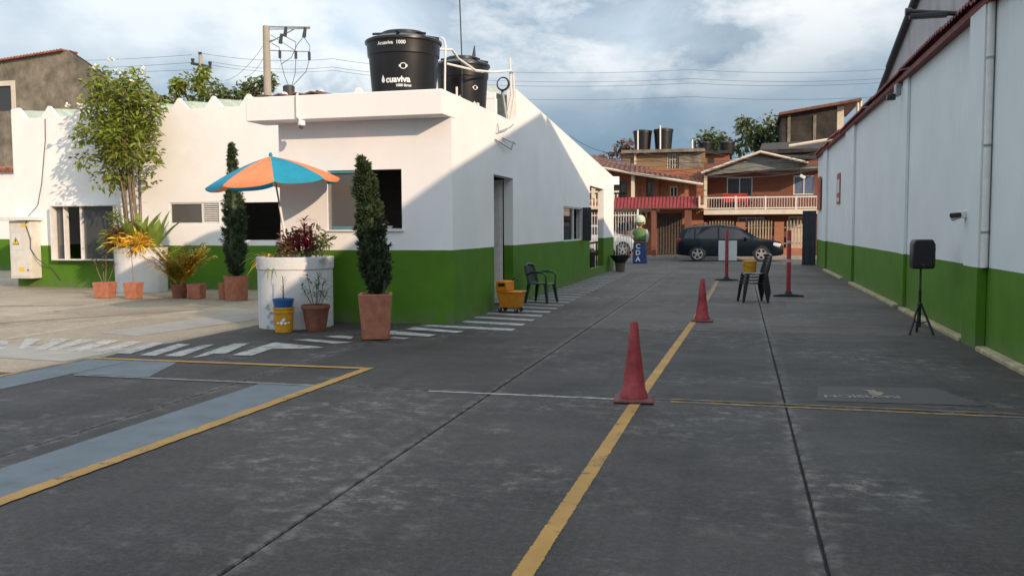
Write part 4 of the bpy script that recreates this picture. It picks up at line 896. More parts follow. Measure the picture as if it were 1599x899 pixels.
# areca palm and pots
t = thing('areca_palm', 'yellowing areca palm in a dark round pot beside the ring planter', 'plant', (-12.68, 18.05, 0)); r = random.Random(71)
round_pot(t, (-12.68,18.05,0.004), 0.20, 0.33, 'terracotta_old', 0.75)
for k in range(54):
    a = r.uniform(0, 2*pi); le = r.uniform(0.7,1.25); el = r.uniform(0.6,2.8); b = B(); base = Vector((-12.68+cos(a)*0.05, 18.05+sin(a)*0.05, 0.3)); d = Vector((cos(a), sin(a)*0.8, el*1.5)).normalized(); pts = []
    for i in range(9):
        q = i/8; pts.append(base+d*le*q+Vector((cos(a)*0.16, sin(a)*0.14, -0.20))*q*q*le)
    b.tube(pts, 0.007, 4, 0.003)
    for i in range(2, 9):
        dv = (pts[i]-pts[i-1]).normalized(); sv = dv.cross(Vector((0,0,1))).normalized()
        for s in (-1, 1):
            for h in (0, 0.33, 0.66): leaf(b, pts[i].lerp(pts[i-1], h), dv*0.75+sv*s*0.85+Vector((0,0,r.uniform(-.1,.3))), r.uniform(0.26,0.40)*(1.1-0.05*i), 0.034, 0.45, 3)
    b.build('frond', ('leaf_yellow', 'leaf_yellow', 'leaf_bright')[k % 3], t, flat=True, recalc=False)
t = thing('flower_pot', 'empty square terracotta pot right of the areca palm', 'pot', (-12.18, 17.98, 0)); square_pot(t, (-12.18,17.98,0.004), 0.33, 0.34, 'terracotta', 0.1, 0.88)
def sapling(label, c, w, h, stems_, seed, m, topleaf):
    t = thing('potted_sapling', label, 'plant', c); square_pot(t, (c[0],c[1],0.004), w, h, 'terracotta', 0.12, 0.82); r = random.Random(seed); s = B(); lf = B()
    for dx, hh in stems_:
        tip = Vector((c[0]+dx, c[1]+r.uniform(-.1,.1), h+hh)); b0 = Vector((c[0]+dx*0.15, c[1], h-0.07)); s.tube([b0, b0.lerp(tip,0.5)+Vector((dx*0.1,0,0.03)), tip], 0.010, 5, 0.005)
        for k in range(topleaf): leaf(lf, b0.lerp(tip, r.uniform(0.7,1.03)), rdir(r, -0.2, 0.8), r.uniform(0.10,0.17), 0.04, 0.3, 3, 0.1)
    s.build('stems', 'bark', t); lf.build('leaves', m, t, flat=True)
sapling('low branching sapling in a square terracotta pot left of the ring planter', (-14.48,17.75,0), 0.40, 0.37, ((-0.28,0.55),(-0.1,0.6),(0.12,0.62),(0.3,0.45),(0.03,0.4)), 81, 'leaf_bronze', 20)
sapling('single stemmed sapling with a dark tuft in a square terracotta pot', (-13.66,17.70,0), 0.335, 0.375, ((0.02,0.86),), 82, 'leaf_bronze', 22)

# ---------------------------------------------------------------- electrical cabinet on the hall wall
t = thing('electrical_cabinet', 'tall grey electrical cabinet with yellow warning signs on the hall corner', 'cabinet', (-19.35, 20.6, 0.25))
b = B(); b.box(-19.72,-19.02,20.42,20.79,0.26,1.86); b.build('body', 'cabinet_grey', t, bevel=0.01)
b = B(); b.box(-19.90,-18.93,20.28,20.795,1.87,1.97); b.build('cap', 'white_metal', t, bevel=0.01)
b = B(); b.box(-19.66,-19.06,20.405,20.418,0.32,1.80); dr = b.build('door', 'cabinet_grey', t, bevel=0.004)
b = B(); b.tube([(-19.12,20.40,0.5),(-19.12,20.385,0.5)], 0.022, 10); b.build('lock', 'dark_metal', dr)
b = B(); b.box(-19.62,-19.36,20.398,20.404,1.06,1.50); b.build('label_plate', 'sign_white', t)
def tri(cx, cz, s, y, m, nm):
    b = B(); b.prism([(cx-s/2,cz),(cx+s/2,cz),(cx,cz+s*0.87)], lambda x, z: (x, y, z), lambda x, z: (x, y+0.002, z)); b.build(nm, m, t)
tri(-19.49, 1.20, 0.24, 20.394, 'sign_black', 'warning_border'); tri(-19.49, 1.22, 0.19, 20.391, 'sign_yellow', 'warning_sign')
b = B(); b.prism([(-19.50,1.35),(-19.465,1.35),(-19.485,1.30),(-19.465,1.30),(-19.505,1.235),(-19.495,1.285),(-19.515,1.285)], lambda x, z: (x, 20.388, z), lambda x, z: (x, 20.390, z)); b.build('warning_bolt', 'sign_black', t)
for x0, x1, z0, z1 in ((-19.42,-19.25,0.47,0.58),(-19.28,-19.14,1.70,1.79)):
    b = B(); b.box(x0,x1,20.398,20.404,z0,z1); b.build('sticker', 'sign_yellow', t)
pipe('cable', 'thin dark cable climbing the hall wall from the electrical cabinet', 'cable', [(-19.15,20.40,1.75),(-19.05,20.42,2.0),(-19.0,20.72,2.3),(-18.9,20.78,2.9),(-18.72,20.78,4.1),(-18.70,20.78,4.68)], 0.010, 'wire')
pipe('cable', 'dark cable looping down the cabinet front to the wall foot', 'cable', [(-19.12,20.385,1.72),(-18.98,20.385,1.35),(-19.0,20.385,1.1),(-18.9,20.5,0.8),(-18.7,20.78,0.55),(-18.4,20.78,0.2)], 0.012, 'wire')

# ================================================================ things standing in the yard
def cone(label, c, rz, h, w, seed):
    t = thing('traffic_cone', label, 'cone', c, rz, 'red traffic cones on the yellow line'); x, y, _ = c; r = random.Random(seed)
    hb = 0.028; b = B(); b.obox((0,0,hb*0.5), (w,w,hb), None, 0.94); b.build('base', 'cone_base', t, bevel=0.012, world=False)
    b = B(); r0 = w*0.30; pr = [(r0*1.18,hb-0.004),(r0*1.08,hb+0.05),(r0*0.98,hb+0.06),(r0*0.66,h*0.5),(0.036,h-0.01),(0.030,h),(0.022,h),(0.022,h-0.05)]
    b.lathe(pr, (0,0,0.006), 40); b.build('body', 'cone_red', t, angle=50, world=False)
    return t
cone('larger looking red traffic cone nearest to the camera', (-0.93, 8.12, 0.006), 0.10, 0.72, 0.37, 1)
cone('red traffic cone farther along the yellow line before the stacked chairs', (-0.60, 15.3, 0.006), 0.0, 0.715, 0.37, 2)

def delineator(label, c, rz, h, blen):
    t = thing('delineator_post', label, 'post', c, rz, 'red posts on black feet')
    b = B()
    b.prism([(-blen/2,0),(blen/2,0),(blen/2-0.03,0.035),(0.10,0.055),(-0.10,0.055),(-blen/2+0.03,0.035)], lambda x, z: (x,-0.11,z), lambda x, z: (x,0.11,z)); b.build('foot', 'rubber', t, bevel=0.012, world=False)
    b = B(); b.lathe([(0.085,0.05),(0.07,0.10),(0.052,0.12)], (0,0,0), 20); b.build('collar', 'rubber', t, world=False)
    b = B(); b.lathe([(0.050,0.10),(0.047,h-0.03),(0.040,h),(0,h)], (0,0,0), 20); b.build('tube', 'post_red', t, world=False)
    for z in (h*0.52, h*0.80):
        b = B(); b.lathe([(0.0515,z),(0.0512,z+0.06)], (0,0,0), 20); b.build('reflective_band', 'reflector', t, world=False)
    return t
delineator('red post on a black foot standing alone by the right wall', (1.10, 21.15, 0.002), 0.0, 1.52, 0.70)
dp = delineator('red post on a black foot behind the white sign', (-0.36, 27.1, 0.002), 0.03, 1.52, 0.70)
t = thing('sign_board', 'blank white square board fixed to the farther red post', 'sign', (-0.36, 27.02, 0.55))
b = B(); b.box(-0.60, -0.07, 26.98, 26.995, 0.60, 1.19); b.build('panel', 'sign_white', t, bevel=0.004)
b = B(); b.box(-0.40, -0.32, 26.995, 27.045, 0.62, 0.66); b.build('clip', 'grey_metal', t)
b = B(); b.tube([(-0.36,26.975,0.5),(-0.36,26.975,1.3)], 0.047, 12); b.build('sleeve', 'post_red', t)

def plastic_chair(label, c, rz, m, arms, group=None, sh=0.43, bh=0.82, parts=True):
    """monobloc chair that faces +x"""
    t = thing('plastic_chair', label, 'chair', c, rz, group); hw = 0.21
    b = B(); n = 8; P = []
    for i in range(n+1):
        x = -0.20+0.43*i/n; z = sh-0.02*sin(pi*i/n)-(0.025 if i == n else 0)
        w = hw+0.02*i/n; P += [(x,-w,z),(x,-w*0.5,z-0.008),(x,w*0.5,z-0.008),(x,w,z)]
    for q in range(len(P)): P.append((P[q][0], P[q][1], P[q][2]-0.018))
    fs = []; off = 4*(n+1)
    for i in range(n):
        for j in range(3): fs += [(i*4+j,i*4+j+1,i*4+j+5,i*4+j+4), (off+i*4+j,off+i*4+j+4,off+i*4+j+5,off+i*4+j+1)]
        fs += [(i*4,i*4+4,off+i*4+4,off+i*4), (i*4+3,off+i*4+3,off+i*4+7,i*4+7)]
    fs += [(0,off,off+1,1),(1,off+1,off+2,2),(2,off+2,off+3,3),(n*4,n*4+1,off+n*4+1,off+n*4),(n*4+1,n*4+2,off+n*4+2,off+n*4+1),(n*4+2,n*4+3,off+n*4+3,off+n*4+2)]
    b.add(P, fs); b.build('seat', m, t, world=False)
    def bk(y, q):                                               # backrest surface: q 0 bottom .. 1 top
        top = 1-0.10*(abs(y)/hw)**3; z = sh+(bh-sh)*q*top; return (-0.20-0.10*q+0.035*(1-(y/hw)**2)*-0.6, y*(1-0.10*q), z)
    for k in range(5):                                          # five slats
        y0 = -hw*0.88+k*hw*0.36; b = B(); b.prism([(y0,0.02),(y0+hw*0.31,0.02),(y0+hw*0.31,0.93),(y0,0.93)], lambda y, q: bk(y,q), lambda y, q: Vector(bk(y,q))+Vector((-0.014,0,0))); b.build('back_slat', m, t, world=False)
    b = B(); pts = [bk(-hw,0.0)]+[bk(-hw,0.5),bk(-hw,0.85)]+[bk(-hw+2*hw*i/8,0.97) for i in range(9)]+[bk(hw,0.85),bk(hw,0.5),bk(hw,0)]; b.tube(pts, 0.028, 8); b.build('back_frame', m, t, world=False)
    for sx, sy in ((1,1),(1,-1),(-1,1),(-1,-1)):
        top = Vector((0.19 if sx > 0 else -0.19, sy*hw*0.95, sh-0.01)); ft = Vector((0.25 if sx > 0 else -0.27, sy*(hw+0.035), 0.0)); b = B()
        for (p, q, wa, wb) in ((top, ft, 0.075, 0.045),):
            vs = []
            for cc, w_ in ((p, wa), (q, wb)): vs += [cc+Vector((-w_/2,-w_/2*0.8,0)), cc+Vector((w_/2,-w_/2*0.8,0)), cc+Vector((w_/2,w_/2*0.8,0)), cc+Vector((-w_/2,w_/2*0.8,0))]
            b.add(vs, [(0,1,2,3),(7,6,5,4)]+[(i,i+4,(i+1)%4+4,(i+1)%4) for i in range(4)])
        b.build('leg', m, t, bevel=0.006, world=False)
    if arms:
        for sy in (-1, 1):
            b = B(); y = sy*(hw+0.03); P = [Vector(bk(sy*hw,0.48))+Vector((0,sy*0.01,0)), (-0.12,y,sh+0.215), (0.05,y,sh+0.225), (0.17,y,sh+0.20), (0.215,y,sh+0.15), (0.215,sy*(hw+0.01),sh-0.02)]
            b.tube(P, 0.020, 8); b.build('armrest', m, t, world=False)
    return t
plastic_chair('dark green plastic armchair standing against the office side wall', (-4.07, 18.35, 0.0135), radians(-14), 'green_plastic', True)
for k, lab in enumerate(('lowest black plastic chair of the stack in the driveway', 'second black plastic chair from the bottom of the stack', 'third black plastic chair up in the stack', 'top black plastic chair of the stack, carrying the pail')):
    plastic_chair(lab, (0.28+0.012*k, 19.5, 0.002+0.065*k), radians(180+14), 'black_plastic', False, 'black chairs stacked in the driveway')
t = thing('pail', 'yellow lidded pail resting on the stacked black chairs', 'pail', (0.22, 19.46, 0.632))
b = B(); b.lathe([(0.125,0),(0.14,0.22),(0.15,0.22),(0.15,0.25),(0.0,0.255)], (0.22,19.44,0.632), 28); b.build('body', 'yellow_plastic', t, angle=30)
b = B(); b.tube([(0.22+0.145*cos(a), 19.44+0.145*sin(a)-0.01, 0.632+0.17-0.07*abs(sin(a*1.0+2.6))) for a in [pi+i*pi/10 for i in range(11)]], 0.004, 5); b.build('handle', 'dark_metal', t)
# --- mop bucket
t = thing('mop_bucket', 'orange wheeled mop bucket with wringer by the side doorway', 'mop bucket', (-4.22, 16.2, 0.0), radians(-8))
b = B()
def frus(b, x0,x1,y0,y1,z0,z1,k): 
    cx,cy=(x0+x1)/2,(y0+y1)/2; P=[]
    for z,q in ((z0,k),(z1,1.0)):
        for x,y in ((x0,y0),(x1,y0),(x1,y1),(x0,y1)): P.append((cx+(x-cx)*q, cy+(y-cy)*q, z))
    b.add(P,[(3,2,1,0),(4,5,6,7)]+[(i,(i+1)%4,(i+1)%4+4,i+4) for i in range(4)])
frus(b, -0.20,0.27,-0.17,0.17,0.09,0.40,0.78); b.build('tub', 'orange_plastic', t, bevel=0.02, world=False)
b = B(); b.box(-0.215,0.285,-0.185,0.185,0.385,0.41); b.build('rim', 'orange_plastic', t, bevel=0.01, world=False)
b = B(); b.box(-0.205,0.03,-0.175,0.175,0.411,0.60); b.build('wringer', 'orange_plastic', t, bevel=0.018, world=False)
b = B(); b.box(-0.15,-0.02,-0.182,-0.172,0.50,0.56); b.build('wringer_slot', 'black_plastic', t, world=False)
b = B(); b.tube([(0.0,0.12,0.58),(0.06,0.12,0.66),(0.16,0.12,0.60)], 0.014, 8); b.build('handle', 'black_plastic', t, world=False)
for sx in (-0.14, 0.19):
    for sy in (-0.13, 0.13):
        b = B(); b.tube([(sx,sy-0.015,0.052),(sx,sy+0.015,0.052)], 0.038, 14); wo = b.build('caster', 'rubber', t, world=False)
        b = B(); b.box(sx-0.012,sx+0.012,sy-0.02,sy+0.02,0.05,0.11); b.build('fork', 'grey_metal', wo, world=False)
# --- loudspeaker on tripod
SP = (2.60, 14.15)
t = thing('speaker_stand', 'black tripod stand carrying the loudspeaker by the right wall', 'stand', (SP[0], SP[1], 0))
b = B(); b.tube([(SP[0],SP[1],0.10),(SP[0],SP[1],0.66)], 0.022, 10); b.build('pole', 'black_plastic', t)
b = B(); b.tube([(SP[0],SP[1],0.6),(SP[0],SP[1],0.98)], 0.016, 10); b.build('upper_pole', 'dark_metal', t)
b = B(); b.lathe([(0.034,0.0),(0.036,0.05),(0.028,0.06)], (SP[0],SP[1],0.40), 14); b.build('collar', 'black_plastic', t)
for a in (-2.5, -0.45, 1.5):
    ft = Vector((SP[0]+0.26*cos(a)*0.75, SP[1]+0.26*sin(a), 0.012)); b = B(); b.tube([(SP[0]+0.03*cos(a),SP[1]+0.03*sin(a),0.42), ft], 0.017, 8); lg = b.build('leg', 'black_plastic', t)
    b = B(); b.tube([ft, ft+Vector((0.0,0,-0.012))], 0.024, 8); b.build('rubber_foot', 'rubber', lg)
    b = B(); b.tube([(SP[0],SP[1],0.16), Vector((SP[0]+0.03*cos(a),SP[1]+0.03*sin(a),0.42)).lerp(ft,0.55)], 0.009, 6); b.build('brace', 'dark_metal', lg)
t = thing('loudspeaker', 'black portable loudspeaker on the tripod stand', 'speaker', (SP[0], SP[1], 0.97), radians(10))
b = B(); b.prism([(-0.15,0.0),(0.15,0.0),(0.165,0.05),(0.165,0.36),(0.13,0.43),(-0.13,0.43),(-0.165,0.36),(-0.165,0.05)], lambda x, z: (x,-0.13,z), lambda x, z: (x*0.75,0.13,z)); b.build('cabinet', 'black_plastic', t, bevel=0.02, world=False)
b = B(); b.prism([(-0.125,0.04),(0.125,0.04),(0.135,0.34),(0.10,0.395),(-0.10,0.395),(-0.135,0.34)], lambda x, z: (x,-0.137,z), lambda x, z: (x,-0.129,z)); b.build('grille', 'rubber', t, world=False)
b = B(); b.box(-0.02,0.0,-0.142,-0.137,0.05,0.065); b.build('badge', 'poster_red', t, world=False)
for z in (0.14, 0.28):
    b = B(); b.box(0.168,0.19,-0.05,0.05,z-0.03,z+0.03); b.build('side_grip', 'black_plastic', t, world=False)
# --- things on the right wall
t = thing('security_camera', 'small bullet security camera on the near pilaster of the right wall', 'camera', (2.98, 13.32, 1.75))
b = B(); b.box(2.90,2.978,13.20,13.29,1.70,1.80); b.build('bracket', 'white_pvc', t, bevel=0.01)
b = B(); b.tube([(2.93,13.26,1.74),(2.90,13.6,1.70)], 0.035, 12); b.build('barrel', 'white_pvc', t)
b = B(); b.tube([(2.90,13.2,1.745),(2.78,13.15,1.735)], 0.036, 12); b.build('hood', 'black_plastic', t)
for y, r_p, lab in ((13.345, 0.035, 'white downpipe at the far side of the near pilaster'), (12.50, 0.045, 'white downpipe at the near side of the near pilaster')):
    t = thing('downpipe', lab, 'pipe', (3.04, y, 0.1)); b = B(); b.tube([(3.045,y,1.06),(3.045,y,4.42)], r_p, 12); b.build('pipe', 'white_pvc', t)
    for z in (1.5, 2.6, 3.7):
        b = B(); b.tube([(3.045,y,z),(3.045,y,z+0.03)], r_p+0.006, 12); b.build('clamp', 'grey_metal', t)
for (y0, y1, z0, z1, X_, lab) in ((30.0,30.9,2.32,3.30,3.09,'red and white poster hanging on the far part of the right wall'), (36.6,38.0,2.25,3.55,3.05,'dark red banner near the street end of the right wall')):
    t = thing('wall_poster', lab, 'poster', (X_, (y0+y1)/2, z0)); b = B(); b.box(X_-0.02, X_, y0, y1, z0, z1); b.build('sheet', 'poster_red', t)
    if y0 < 31:
        b = B(); b.box(X_-0.024, X_-0.021, y0+0.15, y1-0.2, z0+0.35, z1-0.2); b.build('figure_print', 'sign_white', t)
        b = B(); b.box(X_-0.024, X_-0.021, y0+0.2, y1-0.2, z0+0.08, z0+0.2); b.build('print_band', 'sign_white', t)
t = thing('street_light', 'dark tubular floodlight arm reaching over the near wall top', 'lamp', (3.1, 13.9, 4.5))
P0 = Vector(gy(1510,26,13.9)); P1 = Vector(gy(1416,19,13.9)); b = B(); b.tube([P0+Vector((0.12,0,0.02)), P1+Vector((0.05,0,0))], 0.035, 10); b.build('arm', 'dark_metal', t)
b = B(); b.obox(P1.lerp(P0,0.36)+Vector((0,0,-0.03)), (0.5,0.12,0.07)); b.build('luminaire', 'dark_metal', t, bevel=0.015)
b = B(); b.tube([P1+Vector((0.06,0,0)), P1+Vector((-0.02,0,0))], 0.055, 10); b.build('end_cap', 'dark_metal', t)
t = thing('floodlight', 'small floodlight and camera under the coping in mid wall', 'lamp', (3.02, 18.9, 4.2)); b = B(); b.box(2.93,3.03,18.85,19.1,4.15,4.38); b.build('bracket', 'grey_metal', t, bevel=0.01)
b = B(); b.obox((2.86,18.95,4.13),(0.16,0.14,0.12)); b.build('head', 'black_plastic', t, bevel=0.02)

# ================================================================ the street end: gate, fence, statue, cars
t = thing('sliding_gate', 'dark navy sheet metal gate leaf at the street end of the right wall', 'gate', (2.8, 38.9, 0))
b = B(); b.box(2.55, 3.06, 38.7, 38.78, 0.04, 2.25); b.build('leaf', 'gate_navy', t, bevel=0.01)
for x in (2.55, 2.8, 3.05):
    b = B(); b.box(x-0.02, x+0.02, 38.66, 38.70, 0.04, 2.25); b.build('stile', 'gate_navy', t)
b = B(); b.box(2.5,3.08,38.66,38.80,0.0,0.038); b.build('rail', 'dark_metal', t)
t = thing('bar_fence', 'white vertical bar fence between the yard and the street', 'fence', (-6.5, 40.0, 0))
for z in (0.12, 1.2, 2.12):
    b = B(); b.box(-9.2,-4.45,39.98,40.02,z,z+0.05); b.build('rail', 'white_metal', t)
bb = B(); bb.box(-0.012,0.012,-0.012,0.012,0.06,2.28); b0 = bb.build('bar', 'white_metal', t, world=False); nbar = 40
for i in range(nbar):
    o = b0 if i == 0 else b0.copy()
    if i: COL.objects.link(o); o.parent = t
    o.location = (-9.15+6.5+i*0.12, -0.04, 0)
b = B(); b.box(-4.47,-4.40,39.96,40.04,0,2.4); b.build('post', 'white_metal', t)
# statue
SX, SY = -4.28, 39.45
t = thing('statue', 'painted figure in green vest and pale helmet on a blue lettered plinth', 'statue', (SX, SY, 0))
b = B(); b.prism([(-0.30,0),(0.30,0),(0.27,0.95),(-0.27,0.95)], lambda x, z: (SX+x, SY-0.2, z), lambda x, z: (SX+x, SY+0.2, z)); pl = b.build('plinth', 'base_blue', t, bevel=0.03)
for k, ch in enumerate('CDA'):
    vs, fs = text_mesh(ch, 0.30, 0.006); b = B(); b.add([(SX-0.06+x, SY-0.207, 0.66-k*0.28+y) for x, y, _ in vs], fs); b.build('letter', 'lettering_white', pl, flat=True, recalc=False)
b = B(); b.lathe([(0.24,0.93),(0.29,1.05),(0.27,1.2),(0.28,1.36),(0.24,1.50),(0.12,1.56),(0.085,1.60),(0.085,1.66)], (SX,SY,0), 24)
b.tube([(SX+0.25,SY,1.45),(SX+0.33,SY-0.04,1.25),(SX+0.31,SY-0.10,1.02),(SX+0.30,SY-0.14,0.92)], [0.085,0.075,0.062,0.05], 10); b.tube([(SX-0.25,SY,1.45),(SX-0.36,SY-0.02,1.26),(SX-0.24,SY-0.14,1.12)], [0.085,0.075,0.06], 10)
b.lathe([(0.0,1.62),(0.10,1.64),(0.17,1.74),(0.185,1.86),(0.15,2.0),(0.0,2.06)], (SX,SY,0), 20)
b.build('body', ['skin'], t, angle=60)
b = B(); b.lathe([(0.262,0.98),(0.312,1.05),(0.292,1.2),(0.300,1.36),(0.262,1.50),(0.13,1.575)], (SX,SY,0), 24); b.build('vest', 'vest_green', t, angle=60)
for s, pts in ((1,[(SX+0.24,SY,1.47),(SX+0.33,SY-0.04,1.25),(SX+0.312,SY-0.09,1.06)]),(-1,[(SX-0.24,SY,1.47),(SX-0.36,SY-0.02,1.26),(SX-0.27,SY-0.12,1.15)])):
    b = B(); b.tube(pts, [0.095,0.085,0.075], 10); b.build('sleeve', 'sleeve_pale', t, angle=60)
b = B(); b.lathe([(0.225,1.74),(0.245,1.88),(0.22,2.02),(0.13,2.12),(0,2.15)], (SX,SY,0), 24); hm = b.build('helmet', 'helmet_pale', t, angle=60)
b = B(); b.tube([(SX-0.20,SY-0.13,1.80),(SX-0.1,SY-0.23,1.79),(SX+0.1,SY-0.23,1.79),(SX+0.20,SY-0.13,1.80)], 0.028, 6); b.build('visor_edge', 'dark_metal', hm)
b = B(); b.lathe([(0.03,0),(0.03,0.02),(0,0.03)], (SX,SY-0.19,1.78), 8, mrot('X', radians(90))); b.build('nose', 'skin', t)
# black planter at the end of the office
t = thing('pot', 'black and grey bowl pot at the street end of the office wall', 'pot', (-4.18, 32.0, 0))
b = B(); b.lathe([(0.16,0),(0.19,0.30),(0.17,0.30),(0.16,0.2)], (-4.18,32.0,0.016), 24); b.build('foot', 'old_concrete', t)
b = B(); b.lathe([(0.17,0.30),(0.36,0.55),(0.38,0.60),(0.33,0.60),(0.30,0.5)], (-4.18,32.0,0), 24); b.build('bowl', 'black_plastic', t)
b = B(); b.lathe([(0.31,0.53),(0.0,0.56)], (-4.18,32.0,0), 20); b.build('soil', 'soil', t)
# porch contents
t = thing('yellow_rail', 'yellow tubular rail inside the open porch of the office', 'rail', (-5.2, 30.5, 0))
for z in (0.55, 0.98):
    b = B(); b.tube([(-6.0,29.3,z-0.1),(-4.95,31.9,z+0.1)], 0.035, 8); b.build('bar', 'yellow_plastic', t)
for q in (0.05, 0.95):
    b = B(); b.tube([(-6.0+1.05*q,29.3+2.6*q,0.02),(-6.0+1.05*q,29.3+2.6*q,1.1)], 0.03, 8); b.build('post', 'yellow_plastic', t)
t = thing('waste_bin', 'black waste bin standing inside the open porch', 'bin', (-4.98, 29.9, 0)); b = B(); b.lathe([(0.16,0.0),(0.2,0.7),(0.215,0.7),(0.215,0.76),(0.12,0.86),(0,0.88)], (-4.98,30.1,0.002), 20); b.build('body', 'black_plastic', t)
b = B(); b.tube([(-5.15,30.1,0.84),(-4.98,30.1,0.92),(-4.81,30.1,0.84)], 0.012, 6); b.build('handle', 'dark_metal', t)

def car(label, c, paint, prof, W_, wheels, wr, glassq, nose=1, name='parked_car'):
    """side profile prof: list of (x, zlow, zbelt, ztop, half-width at belt factor, top factor)"""
    t = thing(name, label, 'car', c); b = B(); P = []; ns = 9
    for x, zl, zb, zt, kb_, kt in prof:
        w = W_/2*kb_; wt = W_/2*kt; zm = zl+(zb-zl)*0.5
        row = [(w*0.86,zl),(w*0.97,zl+0.08),(w,zm),(w*0.985,zb-0.06),(w*0.965,zb),(wt+(w*0.95-wt)*0.12, zt-max(0.02,(zt-zb)*0.12)),(wt*0.9,zt-0.012),(wt*0.55,zt+0.006),(0,zt+0.012)]
        P.append([(x,-yy,z) for yy, z in row]+[(x,yy,z) for yy, z in reversed(row[:-1])])
    m = len(P[0]); b.v = [q for r in P for q in r]
    for i in range(len(P)-1):
        for j in range(m-1): b.f.append((i*m+j, i*m+j+1, (i+1)*m+j+1, (i+1)*m+j))
        b.f.append((i*m+m-1, i*m, (i+1)*m, (i+1)*m+m-1))
    b.f += [tuple(range(m)), tuple((len(P)-1)*m+j for j in range(m))]; b.m = [0]*len(b.f)
    b.build('body', paint, t, world=False, angle=32)
    def side(x, z):
        for p, q in zip(prof, prof[1:]):
            if p[0] <= x <= q[0]:
                f = (x-p[0])/(q[0]-p[0]); zl, zb, zt, kb_, kt = (p[i]+(q[i]-p[i])*f for i in range(1,6)); break
        w = W_/2*kb_*0.965; wt = W_/2*kt; wt2 = wt+(W_/2*kb_*0.95-wt)*0.12; zt2 = zt-max(0.02,(zt-zb)*0.12)
        return w+(wt2-w)*min(1,max(0,(z-zb)/max(0.05,zt2-zb)))
    for s in (-1, 1):
        for poly in glassq:
            b = B(); P = [(x, s*(side(x,z)+0.006), z) for x, z in poly]; cx = sum(p[0] for p in P)/len(P); cz = sum(p[2] for p in P)/len(P)
            P.append((cx, s*(side(cx,cz)+0.008), cz)); n = len(P)-1; b.add(P, [(i,(i+1)%n,n) for i in range(n)]); b.build('side_window', 'glass_dark', t, world=False)
        for wx in wheels:
            y = s*(W_/2-0.10); b = B(); b.lathe([(wr*0.62,-0.11),(wr*0.95,-0.105),(wr,-0.07),(wr,0.07),(wr*0.95,0.105),(wr*0.62,0.11)], (wx,y,wr), 32, mrot('X', radians(90))); wo = b.build('wheel', 'rubber', t, world=False)
            b = B(); b.lathe([(wr*0.66,-0.02),(wr*0.66,0.02)], (wx,y+s*0.06,wr), 28, mrot('X', radians(90))); b.build('brake_disc', 'dark_metal', wo, world=False)
            b = B(); b.lathe([(wr*0.60,-0.015),(wr*0.68,-0.02),(wr*0.68,0.02),(wr*0.60,0.015)], (wx,y+s*0.095,wr), 28, mrot('X', radians(90))); b.lathe([(0,-0.02),(wr*0.2,-0.02),(wr*0.2,0.02),(0,0.02)], (wx,y+s*0.1,wr), 16, mrot('X', radians(90)))
            for q in range(5):
                a = q*2*pi/5+0.3; b.prism([(wr*0.14*cos(a+1.2),wr*0.14*sin(a+1.2)),(wr*0.63*cos(a+0.17),wr*0.63*sin(a+0.17)),(wr*0.63*cos(a-0.17),wr*0.63*sin(a-0.17)),(wr*0.14*cos(a-1.2),wr*0.14*sin(a-1.2))], lambda u, v: (wx+u, y+s*0.118, wr+v), lambda u, v: (wx+u, y+s*0.09, wr+v))
            b.build('rim', 'alloy', wo, world=False)
            b = B(); n = 22; P = []
            for i in range(n+1):
                a = -0.25+(pi+0.5)*i/n
                for q, yo in ((1.10,W_/2*0.985+0.012),(1.22,W_/2*0.985+0.004)): P.append((wx+wr*q*cos(a), s*yo, wr+wr*q*sin(a)))
                P.append((wx+wr*1.10*cos(a), s*(W_/2-0.22), wr+wr*1.10*sin(a)))
            f = []
            for i in range(n): f += [(i*3,i*3+1,i*3+4,i*3+3),(i*3,i*3+3,i*3+5,i*3+2)]
            b.add(P, f); b.build('wheel_arch', paint, t, world=False)
            b = B(); n = 20; P = [(wx+wr*1.12*cos(-0.1+(pi+0.2)*i/n), s*(W_/2*0.985+0.004), wr+wr*1.12*sin(-0.1+(pi+0.2)*i/n)) for i in range(n+1)]; b.add(P, [tuple(range(n+1))]); b.build('arch_liner', 'rubber', t, world=False, flat=True)
    return t
suv = [(-2.44,0.45,0.80,0.86,0.80,0.70),(-2.40,0.34,1.00,1.12,0.90,0.76),(-2.32,0.30,1.02,1.28,0.95,0.72),(-2.12,0.28,1.03,1.58,0.98,0.68),(-1.7,0.26,1.03,1.67,1.0,0.70),(-1.0,0.24,1.02,1.71,1.0,0.72),(-0.3,0.24,1.01,1.71,1.0,0.72),(0.25,0.24,1.0,1.66,1.0,0.71),(0.55,0.24,1.0,1.53,1.0,0.72),(0.95,0.24,0.99,1.28,1.0,0.76),(1.25,0.25,0.98,1.10,1.0,0.80),(1.45,0.25,0.97,1.05,0.99,0.80),(2.0,0.26,0.92,0.98,0.95,0.76),(2.3,0.30,0.82,0.90,0.88,0.68),(2.42,0.36,0.66,0.74,0.80,0.6)]
gl = [[(-2.10,1.09),(-1.62,1.07),(-1.62,1.55),(-1.92,1.50)],[(-1.56,1.07),(-0.55,1.06),(-0.55,1.60),(-1.56,1.56)],[(-0.47,1.06),(0.62,1.05),(0.98,1.08),(0.55,1.40),(0.25,1.53),(-0.47,1.60)]]
t = car('dark navy sport utility car parked across the street end', (-0.45, 43.3, -0.02), 'car_navy', suv, 1.84, (-1.46, 1.43), 0.36, gl)
